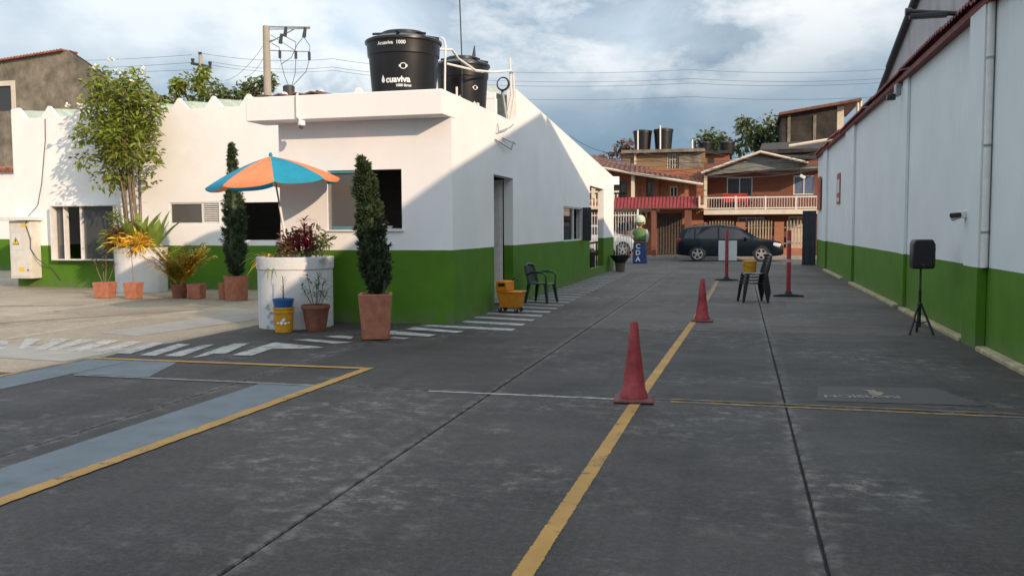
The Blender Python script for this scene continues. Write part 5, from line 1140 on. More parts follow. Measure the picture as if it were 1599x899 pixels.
for s in (-1, 1):
    b = B(); b.obox((-2.33, s*0.76, 0.98), (0.22,0.20,0.22)); b.build('tail_lamp', 'lamp_red', t, bevel=0.03, world=False)
    b = B(); b.obox((2.10, s*0.76, 0.78), (0.34,0.22,0.17), mrot('Y', radians(14))); b.build('headlight', 'lamp_clear', t, bevel=0.04, world=False)
    b = B(); b.obox((0.72, s*0.98, 1.08), (0.14,0.20,0.13)); b.build('mirror', 'car_navy', t, bevel=0.03, world=False)
    for hx in (-0.75, 0.35):
        b = B(); b.box(hx-0.09,hx+0.09,s*0.925-0.015,s*0.925+0.015,0.86,0.89); b.build('door_handle', 'car_navy', t, world=False)
    b = B(); b.tube([(-1.7,s*0.63,1.70),(-1.4,s*0.65,1.76),(0.0,s*0.66,1.755),(0.25,s*0.64,1.68)], 0.014, 6); b.build('roof_rail', 'dark_metal', t, world=False)
b = B(); b.quad((0.62,-0.62,1.51),(0.62,0.62,1.51),(1.30,0.74,1.10),(1.30,-0.74,1.10)); b.build('windscreen', 'glass_dark', t, world=False)
sed = [(-2.05,0.45,0.75,0.80,0.80,0.70),(-2.0,0.30,0.92,0.98,0.92,0.76),(-1.85,0.26,0.95,1.22,0.97,0.70),(-1.5,0.22,0.96,1.42,1.0,0.68),(-0.8,0.2,0.95,1.50,1.0,0.70),(-0.1,0.2,0.94,1.50,1.0,0.70),(0.35,0.2,0.93,1.38,1.0,0.70),(0.9,0.22,0.92,1.02,1.0,0.78),(1.5,0.24,0.86,0.93,0.97,0.78),(1.9,0.28,0.72,0.80,0.90,0.68),(2.02,0.36,0.6,0.66,0.8,0.6)]
g2 = [[(-1.62,1.0),(-0.62,0.99),(-0.62,1.40),(-1.35,1.33)],[(-0.54,0.99),(0.62,0.97),(0.34,1.22),(-0.06,1.40),(-0.54,1.41)]]
t = car('silver hatchback parked behind the white bar fence', (gy(973,386,45.85)[0]-1.28, 46.6, 0.12), 'car_silver', [(x_, a_+0.06, b_+0.1, c_+0.12, d_, e_) for x_, a_, b_, c_, d_, e_ in sed], 1.68, (-1.28, 1.28), 0.36, [[(x_, z_+0.11) for x_, z_ in q_] for q_ in g2])
for s in (-1, 1):
    b = B(); b.obox((-1.93,s*0.66,0.86),(0.2,0.2,0.16)); b.build('tail_lamp', 'lamp_red', t, bevel=0.03, world=False); b = B(); b.obox((1.78,s*0.66,0.72),(0.26,0.22,0.14)); b.build('headlight', 'lamp_clear', t, bevel=0.03, world=False)

# ================================================================ houses across the street
def fx(px, Y, py=300): return gy(px, py, Y)[0]
def fz(py, Y, px=1100): return gy(px, py, Y)[2]
def fbox(parent, name, m, px0, px1, py0, py1, Y0, Y1, bevel=0.0):
    pm = (py0+py1)/2; cx = (px0+px1)/2
    b = B(); b.box(fx(px0,Y0,pm), fx(px1,Y0,pm), Y0, Y1, fz(py1,Y0,cx), fz(py0,Y0,cx)); return b.build(name, m, parent, bevel=bevel)
def facade(parent, name, m, px0, px1, py0, py1, Y, th, holes):
    H_ = [(fx(a,Y,(c+d)/2), fx(b_,Y,(c+d)/2), fz(d,Y,(a+b_)/2), fz(c,Y,(a+b_)/2)) for a, b_, c, d in holes]
    b = B(); wall_grid(b, lambda u, v, d: (u, Y+d, v), fx(px0,Y), fx(px1,Y), fz(py1,Y) if py1 < 402 else 0.1, fz(py0,Y), th, H_); return b.build(name, m, parent)
def window(parent, px0, px1, py0, py1, Y, nv=2, m='white_metal', glass='glass_dark', fr=0.05):
    pm = (py0+py1)/2; x0, x1, z0, z1 = fx(px0,Y,pm), fx(px1,Y,pm), fz(py1,Y,(px0+px1)/2), fz(py0,Y,(px0+px1)/2); b = B()
    b.box(x0,x1,Y+0.04,Y+0.1,z0,z0+fr); b.box(x0,x1,Y+0.04,Y+0.1,z1-fr,z1); b.box(x0,x0+fr,Y+0.04,Y+0.1,z0+fr,z1-fr); b.box(x1-fr,x1,Y+0.04,Y+0.1,z0+fr,z1-fr)
    for i in range(1, nv): x = x0+(x1-x0)*i/nv; b.box(x-fr/2,x+fr/2,Y+0.04,Y+0.1,z0+fr,z1-fr)
    w = b.build('window', m, parent); b = B(); b.box(x0+fr,x1-fr,Y+0.065,Y+0.075,z0+fr,z1-fr); b.build('pane', glass, w); return w
Yh = 48.0
# --- left brick house with the red awning
hl = thing('brick_house', 'orange brick house with red corrugated awning and sloping tiled roof', 'house', (fx(1015,Yh), Yh, 0.1))
facade(hl, 'upper_wall', 'brick_orange', 880, 1098, 262, 322, Yh, 0.2, [(958,979,283,309),(1010,1023,282,308),(1046,1058,291,308)])
facade(hl, 'lower_wall', 'brick_orange', 880, 1098, 322, 420, Yh, 0.2, [(1026,1065,333,419),(962,984,346,372)])
b = B(); b.box(fx(880,Yh), fx(1098,Yh), Yh+0.2, Yh+7, 0.1, 4.4); b.build('house_core', 'brick_red', hl)
window(hl, 958, 979, 283, 309, Yh, 2, 'gate_brown'); window(hl, 1010, 1023, 282, 308, Yh, 2, 'wood', 'glass_dark'); window(hl, 1046, 1058, 291, 308, Yh, 2); window(hl, 962, 984, 346, 372, Yh, 3)
for px in (900, 926, 988, 1072):
    fbox(hl, 'column', 'plaster_cream' if px < 1000 else 'brick_orange', px-2.5, px+2.5, 272, 310, Yh-1.5, Yh-1.25)
for px in (1005, 1025): fbox(hl, 'brick_pier', 'brick_orange', px-4, px+4, 276, 322, Yh-0.16, Yh-0.01)
fbox(hl, 'balcony_slab', 'plaster_cream', 884, 1098, 321, 326, Yh-1.5, Yh-0.01)
bp_ = B(); bp_.lathe([(0.05,0),(0.05,0.06),(0.03,0.12),(0.075,0.34),(0.03,0.52),(0.05,0.58),(0.05,0.64)], (0,0,0), 10); p0 = bp_.build('baluster', 'plaster_cream', hl, world=False)
x0_, x1_ = fx(905,Yh-1.4), fx(964,Yh-1.4)
for i in range(13):
    o = p0 if i == 0 else p0.copy()
    if i: COL.objects.link(o); o.parent = hl
    o.location = (x0_+(x1_-x0_)*i/12-hl.location.x, -1.4, fz(321,Yh-1.4)-0.1)
fbox(hl, 'balcony_rail', 'plaster_cream', 903, 966, 298, 301, Yh-1.48, Yh-1.32)
# sloping tiled roof with pale fascia
def roofpiece(parent, name, m, P, th):                      # P: four corners (front-left, front-right, back-right, back-left)
    b = B(); b.add(list(P)+[(x,y,z-th) for x,y,z in P], [(0,1,2,3),(7,6,5,4),(0,4,5,1),(1,5,6,2),(2,6,7,3),(3,7,4,0)]); return b.build(name, m, parent)
Yr = Yh-1.8
roofpiece(hl, 'roof', 'roof_tile_dark', (gy(885,252,Yr), gy(1098,287,Yr), gy(1080,276,Yr+4.5), gy(905,239,Yr+5)), 0.12)
b = B(); b.tube([gy(885,252,Yr-0.05), gy(990,271,Yr-0.05), gy(1098,288,Yr-0.05)], 0.07, 6); b.build('fascia', 'plaster_cream', hl)
for i in range(26):                                         # tile courses running down the slope
    q = (i+0.5)/26; a = Vector(gy(885,252,Yr)).lerp(Vector(gy(1098,287,Yr)), q); c = Vector(gy(905,239,Yr+5)).lerp(Vector(gy(1080,276,Yr+4.5)), q)
    b = B(); b.tube([a+Vector((0,0,0.0)), c+Vector((0,0,0.0))], 0.07, 6); b.build('tile_course', 'roof_tile_dark', hl)
# red corrugated awning
b = B(); n = 96; xa, xb = fx(958,Yh-2.2,314), fx(1091,Yh-2.2,314); z0, z1 = fz(323.5,Yh-2.2), fz(306,Yh-2.2); P = []
for i in range(n+1):
    x = xa+(xb-xa)*i/n; d = 0.035*(1 if (i//2) % 2 else -1); P += [(x, Yh-2.25+d, z0+0.14*(1-i/n)*0), (x, Yh-1.75+d, z1)]
b.add(P, [(2*i,2*i+2,2*i+3,2*i+1) for i in range(n)]); aw = b.build('awning', 'awning_red', hl, flat=True)
b = B(); b.box(xb, xb+0.06, Yh-2.3, Yh-1.6, z0, z1); b.build('awning_end', 'plaster_cream', aw)
b = B(); b.box(xa, xb, Yh-2.3, Yh-2.24, z0-0.05, z0); b.build('awning_beam', 'coping_red', aw)
# ground floor arches, gate, pillars
for i in range(7):
    px = 962+i*8.5; b = B(); cx = fx(px,Yh-0.3,333); zb = fz(340,Yh-0.3,px); zt = fz(326,Yh-0.3,px)
    b.tube([(cx-0.14,Yh-0.1,zb),(cx-0.13,Yh-0.1,zb+0.25),(cx,Yh-0.1,zt-0.03),(cx+0.13,Yh-0.1,zb+0.25),(cx+0.14,Yh-0.1,zb)], 0.035, 6); b.build('arch_trim', 'plaster_cream', hl)
fbox(hl, 'lintel_band', 'plaster_cream', 958, 1030, 326, 331, Yh-0.12, Yh-0.02)
b = B(); b.box(fx(1026,Yh,360), fx(1065,Yh,360), Yh+0.05, Yh+0.1, 0.12, fz(333,Yh)); gt = b.build('garage_gate', 'gate_brown', hl)
for i in range(9):
    px = 1027+i*4.5; b = B(); x = fx(px,Yh,360); b.box(x-0.035,x+0.035,Yh+0.0,Yh+0.05,0.12,fz(333,Yh)); b.build('gate_slat', 'gate_brown', gt)
for px0, px1 in ((1017,1024),(1069,1079)): fbox(hl, 'pillar', 'brick_red', px0, px1, 323, 399, Yh-2.15, Yh-1.75)
fbox(hl, 'low_wall', 'brick_orange', 1079, 1098, 344, 399, Yh-0.4, Yh-0.05)
fbox(hl, 'low_wall', 'brick_orange', 960, 1016, 360, 399, Yh-0.5, Yh-0.2)
# --- ochre house behind with two tanks
Yo = 57.0
ho = thing('ochre_house', 'ochre brick upper house with flat slab roof behind the awning house', 'house', (fx(1035,Yo), Yo, 0))
facade(ho, 'wall', 'brick_ochre', 972, 1100, 238, 300, Yo, 0.2, [(1042,1058,240,271)])
b = B(); b.box(fx(972,Yo), fx(1100,Yo), Yo+0.2, Yo+7, -0.1, fz(238,Yo)-0.02); b.build('house_core', 'brick_ochre', ho)
b = B(); b.box(fx(972,Yo), fx(1100,Yo), Yo, Yo+0.15, -0.1, fz(300,Yo)); b.build('lower_wall', 'brick_ochre', ho)
w = window(ho, 1042, 1058, 240, 271, Yo, 4, 'plaster_cream')
for z in (248, 257, 264):
    b = B(); b.box(fx(1042,Yo,255), fx(1058,Yo,255), Yo+0.01, Yo+0.04, fz(z,Yo)-0.02, fz(z,Yo)+0.02); b.build('window_bar', 'plaster_cream', w)
fbox(ho, 'roof_slab', 'old_concrete', 970, 1100, 233, 238, Yo-0.5, Yo+7)
fbox(ho, 'corner_column', 'plaster_cream', 990, 993, 238, 300, Yo-0.2, Yo-0.01)
fbox(ho, 'wall_panel', 'old_concrete', 1060, 1095, 240, 300, Yo-0.12, Yo-0.01)
def plain_tank(label, px0, px1, py0, py1, Y, m='tank_black', g='black water tanks on far roofs'):
    cx = fx((px0+px1)/2,Y,py1); r1 = (fx(px1,Y,py0)-fx(px0,Y,py0))/2; z0, z1 = fz(py1,Y,(px0+px1)/2), fz(py0,Y,(px0+px1)/2); h = z1-z0
    t = thing('water_tank', label, 'water tank', (cx,Y,z0), 0, g)
    b = B(); b.lathe([(r1*0.80,0),(r1*0.93,h*0.78),(r1*0.97,h*0.80),(r1*0.98,h*0.92)], (cx,Y,z0), 28); b.build('body', m, t, angle=25)
    b = B(); b.lathe([(r1,h*0.905),(r1,h*0.94),(r1*0.6,h*0.98),(r1*0.55,h),(0,h)], (cx,Y,z0), 28); b.build('lid', m, t, angle=25)
plain_tank('black tank at the left of the pair on the ochre house roof', 988, 1018.5, 203, 234, Yo+1.2)
plain_tank('black tank at the right of the pair on the ochre house roof', 1020, 1051.5, 200.5, 234, Yo+1.2)
for px, py in ((996,204),(1031,196),(1081,218)): pipe('vent_pipe', {996:'white pipe before the left tank of the ochre house', 1031:'white pipe before the right tank of the ochre house', 1081:'lone white pipe on the ochre house roof edge'}[px], 'pipe', [gy(px,234,Yo+0.3), gy(px,py,Yo+0.3)], 0.05, 'white_pvc')
# --- right brick house with the balcony
hr = thing('balcony_house', 'red brick house with white balcony railing and gabled roof across the street', 'house', (fx(1185,Yh), Yh, 0.1))
facade(hr, 'upper_wall', 'brick_red', 1098.5, 1300, 255, 332, Yh+1.2, 0.2, [(1135,1175,277,308),(1239,1272,274,304)])
facade(hr, 'lower_wall', 'brick_red', 1098.5, 1300, 332, 420, Yh+1.2, 0.2, [(1152,1194,339,352),(1231,1260,338,398)])
b = B(); b.box(fx(1098.5,Yh+1.2), fx(1300,Yh+1.2), Yh+1.42, Yh+9, 0.1, fz(256,Yh+1.2)); b.build('house_core', 'brick_red', hr)
window(hr, 1135, 1175, 277, 308, Yh+1.2, 2, 'aluminium'); window(hr, 1239, 1272, 274, 304, Yh+1.2, 2, 'white_metal', 'curtain_blue'); window(hr, 1152, 1194, 339, 352, Yh+1.2, 3)
b = B(); b.box(fx(1231,Yh+1.2,360), fx(1260,Yh+1.2,360), Yh+1.26, Yh+1.32, 0.12, fz(338,Yh+1.2)); dd = b.build('door', 'plaster_cream', hr)
for i in (0, 1):
    b = B(); xx = fx(1234+i*14,Yh+1.2,360); b.box(xx, xx+0.38, Yh+1.24, Yh+1.26, fz(350,Yh+1.2), fz(341,Yh+1.2)); b.build('door_pane', 'glass_dark', dd)
fbox(hr, 'balcony_slab', 'plaster_cream', 1099, 1290, 327, 334.5, Yh-0.6, Yh+1.19)
fbox(hr, 'handrail', 'white_metal', 1101, 1290, 307, 308.8, Yh-0.57, Yh-0.5); fbox(hr, 'bottom_rail', 'white_metal', 1101, 1290, 324, 325.5, Yh-0.56, Yh-0.51)
bal = B(); hb_ = fz(308,Yh-0.5)-fz(327,Yh-0.5); bal.box(-0.009,0.009,-0.009,0.009,0,hb_); p0 = bal.build('baluster', 'white_metal', hr, world=False); xa, xb = fx(1103,Yh-0.5,316), fx(1288,Yh-0.5,316); nb_ = 46
for i in range(nb_):
    o = p0 if i == 0 else p0.copy()
    if i: COL.objects.link(o); o.parent = hr
    o.location = (xa+(xb-xa)*i/(nb_-1)-hr.location.x, -0.535, fz(327,Yh-0.5)-0.1)
for px in (1103, 1149, 1195.5, 1243, 1287): fbox(hr, 'rail_post', 'white_metal', px-1.2, px+1.2, 306, 327, Yh-0.58, Yh-0.49)
for px in (1152, 1176, 1210, 1236, 1262):                  # wrought scrolls
    b = B(); cx = fx(px+6,Yh-0.52,316); cz = fz(316.5,Yh-0.52); b.tube([(cx+0.10*(1-k/26)*cos(k*0.6), Yh-0.53, cz+(k/26-0.5)*0.42+0.06*sin(k*0.6)) for k in range(26)], 0.014, 5); b.build('scroll', 'dark_metal', hr)
fbox(hr, 'porch_column', 'plaster_cream', 1099, 1104, 272, 327, Yh-0.6, Yh-0.42)
# gabled roof
ap = (1187, 237); Yg = Yh-1.1
def V3(px, py, Y): return Vector(gy(px, py, Y))
L_, A_, R_ = V3(1095,270,Yg), V3(*ap,Yg), V3(1262,254,Yg); bk_ = Vector((0, 7, 0.15))
roofpiece(hr, 'roof', 'roof_tile_dark', (L_, A_, A_+bk_, L_+bk_), 0.10); roofpiece(hr, 'roof', 'roof_tile_dark', (A_, R_, R_+bk_, A_+bk_), 0.10)
b = B(); b.tube([L_+Vector((0,-.06,0)), A_+Vector((0,-.06,0))], 0.06, 6); b.build('barge_board', 'plaster_cream', hr); b = B(); b.tube([A_+Vector((0,-.06,0)), R_+Vector((0,-.06,0))], 0.06, 6); b.build('barge_board', 'plaster_cream', hr)
q0 = Vector((0,0.5,-0.12)); b = B(); b.add([L_+q0, R_+q0, A_+q0, L_+q0+Vector((0,.06,0)), R_+q0+Vector((0,.06,0)), A_+q0+Vector((0,.06,0))], [(0,1,2),(3,5,4)]); b.build('gable_panel', 'soffit', hr)
b = B(); zc = fz(268,Yh+0.4); b.box(fx(1099,Yh+0.4,262), fx(1290,Yh+0.4,262), Yh-0.55, Yh+1.18, zc, zc+0.08); b.build('porch_ceiling', 'soffit', hr)
t = thing('balcony_bench', 'red bench on the balcony of the brick house', 'bench', (fx(1145,Yh,315), Yh+0.4, 2.3)); zb = fz(327,Yh-0.6)
b = B(); b.box(fx(1128,Yh+.3,318), fx(1167,Yh+.3,318), Yh+0.2, Yh+0.7, zb+0.38, zb+0.46); b.build('seat', 'red_cloth', t); b = B(); b.box(fx(1128,Yh+.3,318), fx(1167,Yh+.3,318), Yh+0.7, Yh+0.76, zb+0.46, zb+0.85); b.build('backrest', 'red_cloth', t)
for px in (1130, 1165):
    for yy in (0.24, 0.68):
        b = B(); x = fx(px,Yh+.3,318); b.box(x-0.03,x+0.03,Yh+yy-0.03,Yh+yy+0.03,zb,zb+0.38); b.build('leg', 'red_cloth', t)
t = thing('lantern', 'white lantern hanging from the right roof corner of the balcony house', 'lamp', gy(1252,278,Yh-0.8)); b = B(); b.tube([gy(1249,256,Yh-0.8), gy(1251,272,Yh-0.8)], 0.015, 5); b.build('hanger', 'dark_metal', t); b = B(); b.obox(gy(1253,276,Yh-0.8), (0.30,0.18,0.16), mrot('Y', radians(30))); b.build('shade', 'sign_white', t, bevel=0.03)
# front garden fence: brick piers, low wall and cream pickets
Yp = 47.6
t = thing('garden_fence', 'brick pier fence with cream pickets in front of the balcony house', 'fence', (fx(1185,Yp), Yp, 0.1))
b = B(); b.box(fx(1098.5,Yp,390), fx(1290,Yp,390), Yp+0.05, Yp+0.2, 0.12, fz(387,Yp)); b.build('low_wall', 'brick_orange', t)
for px0, px1 in ((1099,1104),(1149,1164),(1209,1224),(1276,1288)):
    b = B(); b.box(fx(px0,Yp,370), fx(px1,Yp,370), Yp, Yp+0.3, 0.121, fz(347,Yp)); b.build('pier', 'brick_orange', t)
pkb = B(); ph = fz(345,Yp)-fz(387,Yp); pkb.prism([(-0.034,0),(0.034,0),(0.034,ph-0.1),(0,ph),(-0.034,ph-0.1)], lambda x, z: (x,0,z), lambda x, z: (x,0.03,z)); p0 = pkb.build('picket', 'picket_tan', t, world=False); k = 0
for a, c in ((1106,1147),(1167,1207),(1227,1274)):
    n = 9
    for i in range(n):
        o = p0 if k == 0 else p0.copy()
        if k: COL.objects.link(o); o.parent = t
        k += 1; o.location = (fx(a+(c-a)*(i+0.5)/n,Yp,365)-t.location.x, 0.1, fz(387,Yp)-0.1+0.05*sin(pi*(i+0.5)/n))
for a, c in ((1104.5,1148.5),(1164.5,1208.5),(1224.5,1275.5)):
    for py in (356, 380):
        b = B(); b.box(fx(a,Yp,370), fx(c,Yp,370), Yp+0.14, Yp+0.17, fz(py,Yp)-0.03, fz(py,Yp)+0.03); b.build('rail', 'picket_tan', t)
# --- dark concrete building far right, annex roofs
Yd = 64.0
hd = thing('concrete_building', 'tall dark weathered concrete building behind the balcony house', 'building', (fx(1265,Yd), Yd, 0))
b = B(); zt0, zt1 = fz(178,Yd,1222), fz(163,Yd,1305); xa, xb = fx(1221,Yd,200), fx(1307,Yd,200)
b.prism([(xa,-0.1),(xb,-0.1),(xb,zt1),(xa,zt0)], lambda x, z: (x,Yd,z), lambda x, z: (x,Yd+8,z)); b.build('wall', 'dark_concrete', hd)
b = B(); b.box(fx(1307.2,Yd,200), fx(1318,Yd,200), Yd+0.3, Yd+8, -0.1, zt1-0.1); b.build('side_wall', 'plaster_cream', hd)
roofpiece(hd, 'roof', 'roof_tile_dark', (gy(1217,175.5,Yd-0.6), gy(1346,152.5,Yd-0.6), Vector(gy(1346,152.5,Yd-0.6))+Vector((0,9,0)), Vector(gy(1217,175.5,Yd-0.6))+Vector((0,9,0))), 0.18)
for px in (1339, 1344): b = B(); b.tube([gy(px,154,Yd), gy(px,205,Yd)], 0.10, 6); b.build('roof_post', 'plaster_cream', hd)
for px in (1232, 1272):
    b = B(); b.box(fx(px,Yd,200)-0.1, fx(px,Yd,200)+0.1, Yd-0.06, Yd-0.002, 2, fz(180,Yd,px)); b.build('concrete_post', 'old_concrete', hd)
t = thing('annex_roof', 'low cluttered tin roofs between the balcony house and the dark building', 'roof', (fx(1240,56), 56, 0))
roofpiece(t, 'roof_sheet', 'dark_concrete', (gy(1185,238,54), gy(1300,232,54), gy(1300,218,59), gy(1190,224,59)), 0.12)
roofpiece(t, 'roof_sheet', 'dark_concrete', (gy(1200,243,53), gy(1275,246,53), gy(1275,236,58), gy(1205,234,58)), 0.12)
b = B(); b.tube([gy(1232,228,53.8), gy(1300,217,53.8)], 0.09, 6); b.build('beam', 'plaster_cream', t)
b = B(); b.box(fx(1186,56), fx(1300,56), 54.2, 58.5, 0, fz(240,56)); b.build('wall', 'dark_concrete', t)
# brick block and tanks seen between
t = thing('rear_house', 'small brick rear house with cream window frames between the two street houses', 'house', (fx(1112,58), 58, 0))
b = B(); b.box(fx(1096,58), fx(1138,58), 58, 63, 0, fz(240,58)); b.build('wall', 'brick_orange', t); fbox(t, 'roof_slab', 'dark_concrete', 1092, 1142, 235, 240, 57.6, 63)
fbox(t, 'window', 'glass_dark', 1107, 1115, 246, 261, 57.93, 57.995); fbox(t, 'corner_column', 'plaster_cream', 1096, 1099, 240, 268, 57.8, 57.99)
plain_tank('black tank partly hidden behind the ochre roof edge, left of the pair by the trees', 1089, 1113, 222, 238, 60); plain_tank('black tank right of the pair by the trees', 1121, 1148, 221, 243, 61)

# ================================================================ far left: grey house, poles, wires, trees
Yl = 38.0
t = thing('grey_house', 'weathered grey concrete gable house behind the garden wall at far left', 'house', (fx(60,Yl,180), Yl, 0))
def X(px, py, Y=Yl): return gy(px, py, Y)
xl, xr = X(-60,180)[0], X(165,180)[0]; zl = X(-60,108)[2]; za = X(107,80)[2]; xa = X(107,80)[0]; zr = X(165,118)[2]; wx0, wx1, wz0, wz1 = X(-40,150)[0], X(19,150)[0], X(0,174)[2], X(0,135)[2]
b = B(); wall_grid(b, lambda u, v, d: (u, Yl+d, v), xl, xr, 0, zr-0.02 if zr < zl else zl-0.02, 0.25, [(wx0, wx1, wz0, wz1)], top=False); zt = (zr if zr < zl else zl)-0.02
b.prism([(xl,zt),(xr,zt),(xr,zr),(xa,za),(xl,zl)], lambda x, z: (x,Yl,z), lambda x, z: (x,Yl+0.25,z)); b.build('gable_wall', 'old_concrete', t)
b = B(); b.box(xl, xr, Yl+0.26, Yl+10, 0, zt-0.3); b.build('house_core', 'old_concrete', t)
b = B(); b.box(wx0, wx1, Yl+0.08, Yl+0.1, wz0, wz1); w = b.build('window', 'glass_dark', t)
b = B(); b.box(wx1-0.02, wx1+0.22, Yl-0.05, Yl-0.002, wz0-0.1, wz1+0.25); b.box(wx0, wx1-0.025, Yl-0.05, Yl-0.002, wz1, wz1+0.25); b.build('window_surround', 'plaster_cream', w)
for (p, q, nm) in (((xl,zl),(xa,za),0), ((xa,za),(xr,zr),1)):
    n = 34 if nm == 0 else 0
    for i in range(n):
        f = (i+0.5)/n; x = p[0]+(q[0]-p[0])*f; z = p[1]+(q[1]-p[1])*f; b = B(); b.tube([(x-0.17,Yl-0.25,z+0.05),(x-0.17,Yl+0.9,z+0.07+rnd.uniform(-.03,.04))], 0.065, 7); b.build('roof_tile', 'roof_tile', t)
b = B(); b.tube([(xa,Yl+0.1,za+0.02),(xr,Yl+0.1,zr+0.02)], 0.05, 6); b.build('verge', 'dark_concrete', t)
def pole(label, px, py, Y, r0, r1):
    p = Vector(gy(px, py, Y)); t = thing('utility_pole', label, 'utility pole', (p.x, Y, 0)); b = B(); b.tube([(p.x,Y,-0.1), p], r0, 14, r1); b.build('shaft', 'pole_concrete', t); return t, p
t, p = pole('pale concrete utility pole with a one-sided crossarm frame behind the office', 415.5, 41, 28, 0.18, 0.115)
def pw(px, py, Y=28.0): return Vector(gy(px, py, Y))
for pts, r_b in (([(412,42),(484,43)],0.03),([(413,46),(484,45)],0.02),([(420,67),(459,46)],0.022),([(417,65),(430,62)],0.02),([(420,79),(484,81)],0.018),([(423,55),(462,80)],0.015)):
    b = B(); b.tube([pw(*q) for q in pts], r_b, 6); b.build('crossarm', 'grey_metal', t)
for px, py in ((447,49),(477,50),(440,60)):
    b = B(); q = pw(px,py); b.tube([q+Vector((0,0,0.15)), q+Vector((-0.06,0,-0.18))], [0.05,0.07], 8); b.build('insulator', 'dark_metal', t)
for px, py in ((437,85),(462,86),(483,88)):
    b = B(); q = pw(px,py); b.tube([q+Vector((0,0,0.13)), q+Vector((0,0,-0.13))], 0.05, 8); b.build('fuse', 'dark_metal', t)
for pts in ([(437,90),(444,118),(451,135)],[(462,92),(461,115),(456,133)],[(483,93),(478,112),(458,133)],[(474,58),(484,72),(483,82)],[(474,58),(464,70),(455,90),(440,100)],[(443,56),(462,66),(461,80)],[(424,68),(436,74),(437,82)]):
    b = B(); b.tube([pw(*q) for q in pts], 0.012, 4); b.build('jumper', 'wire', t)
b = B(); q = pw(451,140,27.5); b.lathe([(0.18,-0.3),(0.2,0.1),(0.14,0.14),(0,0.15)], q, 14); b.build('transformer', 'dark_metal', t)
t, p = pole('slim utility pole with a short crossarm rising behind the hall trees', 313, 86, 44, 0.16, 0.10)
b = B(); b.tube([gy(299,99,44), gy(329,105,44)], 0.09, 6); b.build('crossarm', 'dark_metal', t)
for px, py in ((301,96),(312.5,86),(328,101)):
    b = B(); q = Vector(gy(px,py,44)); b.tube([q+Vector((0,0,-0.1)), q+Vector((0,0,0.14))], [0.06,0.11], 8); b.build('insulator', 'dark_metal', t)
def wire(label, pts, r, group):
    P = [Vector(gy(*p)) for p in pts]; full = []
    for a, c in zip(P, P[1:]):
        for k in range(10): f = k/10; full.append(a.lerp(c, f)+Vector((0,0,-0.25*4*f*(1-f))))
    full.append(P[-1]); b = B(); b.tube(full, r, 5); tag(b.build('power_line', 'wire'), label, 'wire', group)
G1 = 'power lines from the left poles'; G2_ = 'power lines across the right sky'
for y0, y1, dx, lb_ in ((88,96,0,'highest'),(100,108,0,'middle'),(104,120,16,'lowest')): wire(lb_+' of the thin power lines from the slim pole to the left edge', [(-60,y0+5,60),(300+dx*1.5,y0+(4 if dx else -2),44)], 0.010, G1)
for y0, y1, lb_ in ((83,104,'highest'),(96,118,'middle'),(101,124,'lowest')): wire(lb_+' of the thin power lines running from the slim pole behind the roof tanks', [(312 if y0 < 90 else 326,y0,44),(520,y0+9,46),(728,y0+17,48)], 0.010, G1)
for y0, y1, lb_ in ((108,106,'highest'),(122,120,'second highest'),(129,126,'third highest'),(150,148,'lowest')): wire(lb_+' of the four thin power lines crossing the sky toward the right wall', [(690,y0,60),(1080,y0+1,60),(1420,y1,60)], 0.010, G2_)
for lb_, pts in (('longer upper', [(415,66,28),(352,126,36)]),('shorter lower', [(417,80,28),(380,120,36)])): wire(lb_+' guy wire slanting left from the concrete pole', pts, 0.007, 'guy wires of the concrete pole')
G3 = 'black service cables above the street'
for k_, (a_, c_, e_) in enumerate(((244,246,252),(250,256,260),(258,266,268),(266,272,266),(248,240,246))): wire(('first','second','third','fourth','fifth')[k_]+' of the sagging black cables before the ochre house, from the top', [(935,a_,46.3+0.1*k_),(1060,c_,46.4),(1180,e_,46.2),(1290,e_-8,46)], 0.013, G3)
for lb_, pts in zip(('cable rising highest at its left end', 'cable passing the ochre roof edge', 'upper cable crossing the gable', 'lower cable crossing the gable'), ([(890,212,46),(970,240,46.5),(1110,252,47),(1275,238,46)],[(925,242,45.5),(1000,238,46),(1100,236,46),(1280,250,46)],[(960,256,46.2),(1098,262,46),(1290,256,46)],[(960,262,46.1),(1098,274,46),(1290,262,46)])): wire('dark service '+lb_+' above the street', pts, 0.014, G3)
wire('white service wire slanting down across the balcony house', [(1113,252,46),(1160,277,46.5),(1196,290,46.9)], 0.014, None) if False else None
def tree(label, Y, clumps, n, L_f, W_f, m, seed, trunk):
    r = random.Random(seed); cl = [(Vector(gy(px,py,Y))+Vector((0,r.uniform(-R,R),0)), R) for px, py, R in clumps]; c0 = Vector(gy(*trunk,Y)); t = thing('tree', label, 'tree', (c0.x, Y, 0))
    b = B(); b.tube([(c0.x,Y,-0.1), (c0.x+0.1,Y,c0.z*0.5), c0], 0.16, 8, 0.06); b.build('trunk', 'bark_dark', t)
    for c, R in cl[::2]:
        b = B(); b.tube([c0+Vector((0,0,-0.6)), c0.lerp(c,0.6)+Vector((0,0,-0.1)), c], 0.045, 5, 0.012); b.build('limb', 'bark_dark', t)
    b = B(); foliage(cl, n, L_f, W_f, r, b, (-0.8,0.6), 0.3); b.build('crown', m, t, flat=True, recalc=False)
tree('leafy tree around the slim utility pole behind the hall roof', 36, [(285,135,.35),(297,128,.4),(310,120,.35),(318,132,.4),(305,145,.45),(322,148,.4),(272,130,.25),(277,142,.3),(315,110,.25),(326,158,.4),(300,158,.4)], 90, 0.26, 0.11, 'leaf_bright', 91, (312,170))
tree('open crowned tree between the two utility poles behind the hall roof', 35, [(340,135,.3),(350,145,.35),(362,150,.35),(375,140,.3),(384,130,.28),(395,138,.3),(405,128,.28),(416,130,.3),(420,122,.25),(372,158,.35),(345,155,.35),(390,150,.3)], 75, 0.26, 0.11, 'leaf_mid', 92, (368,170))
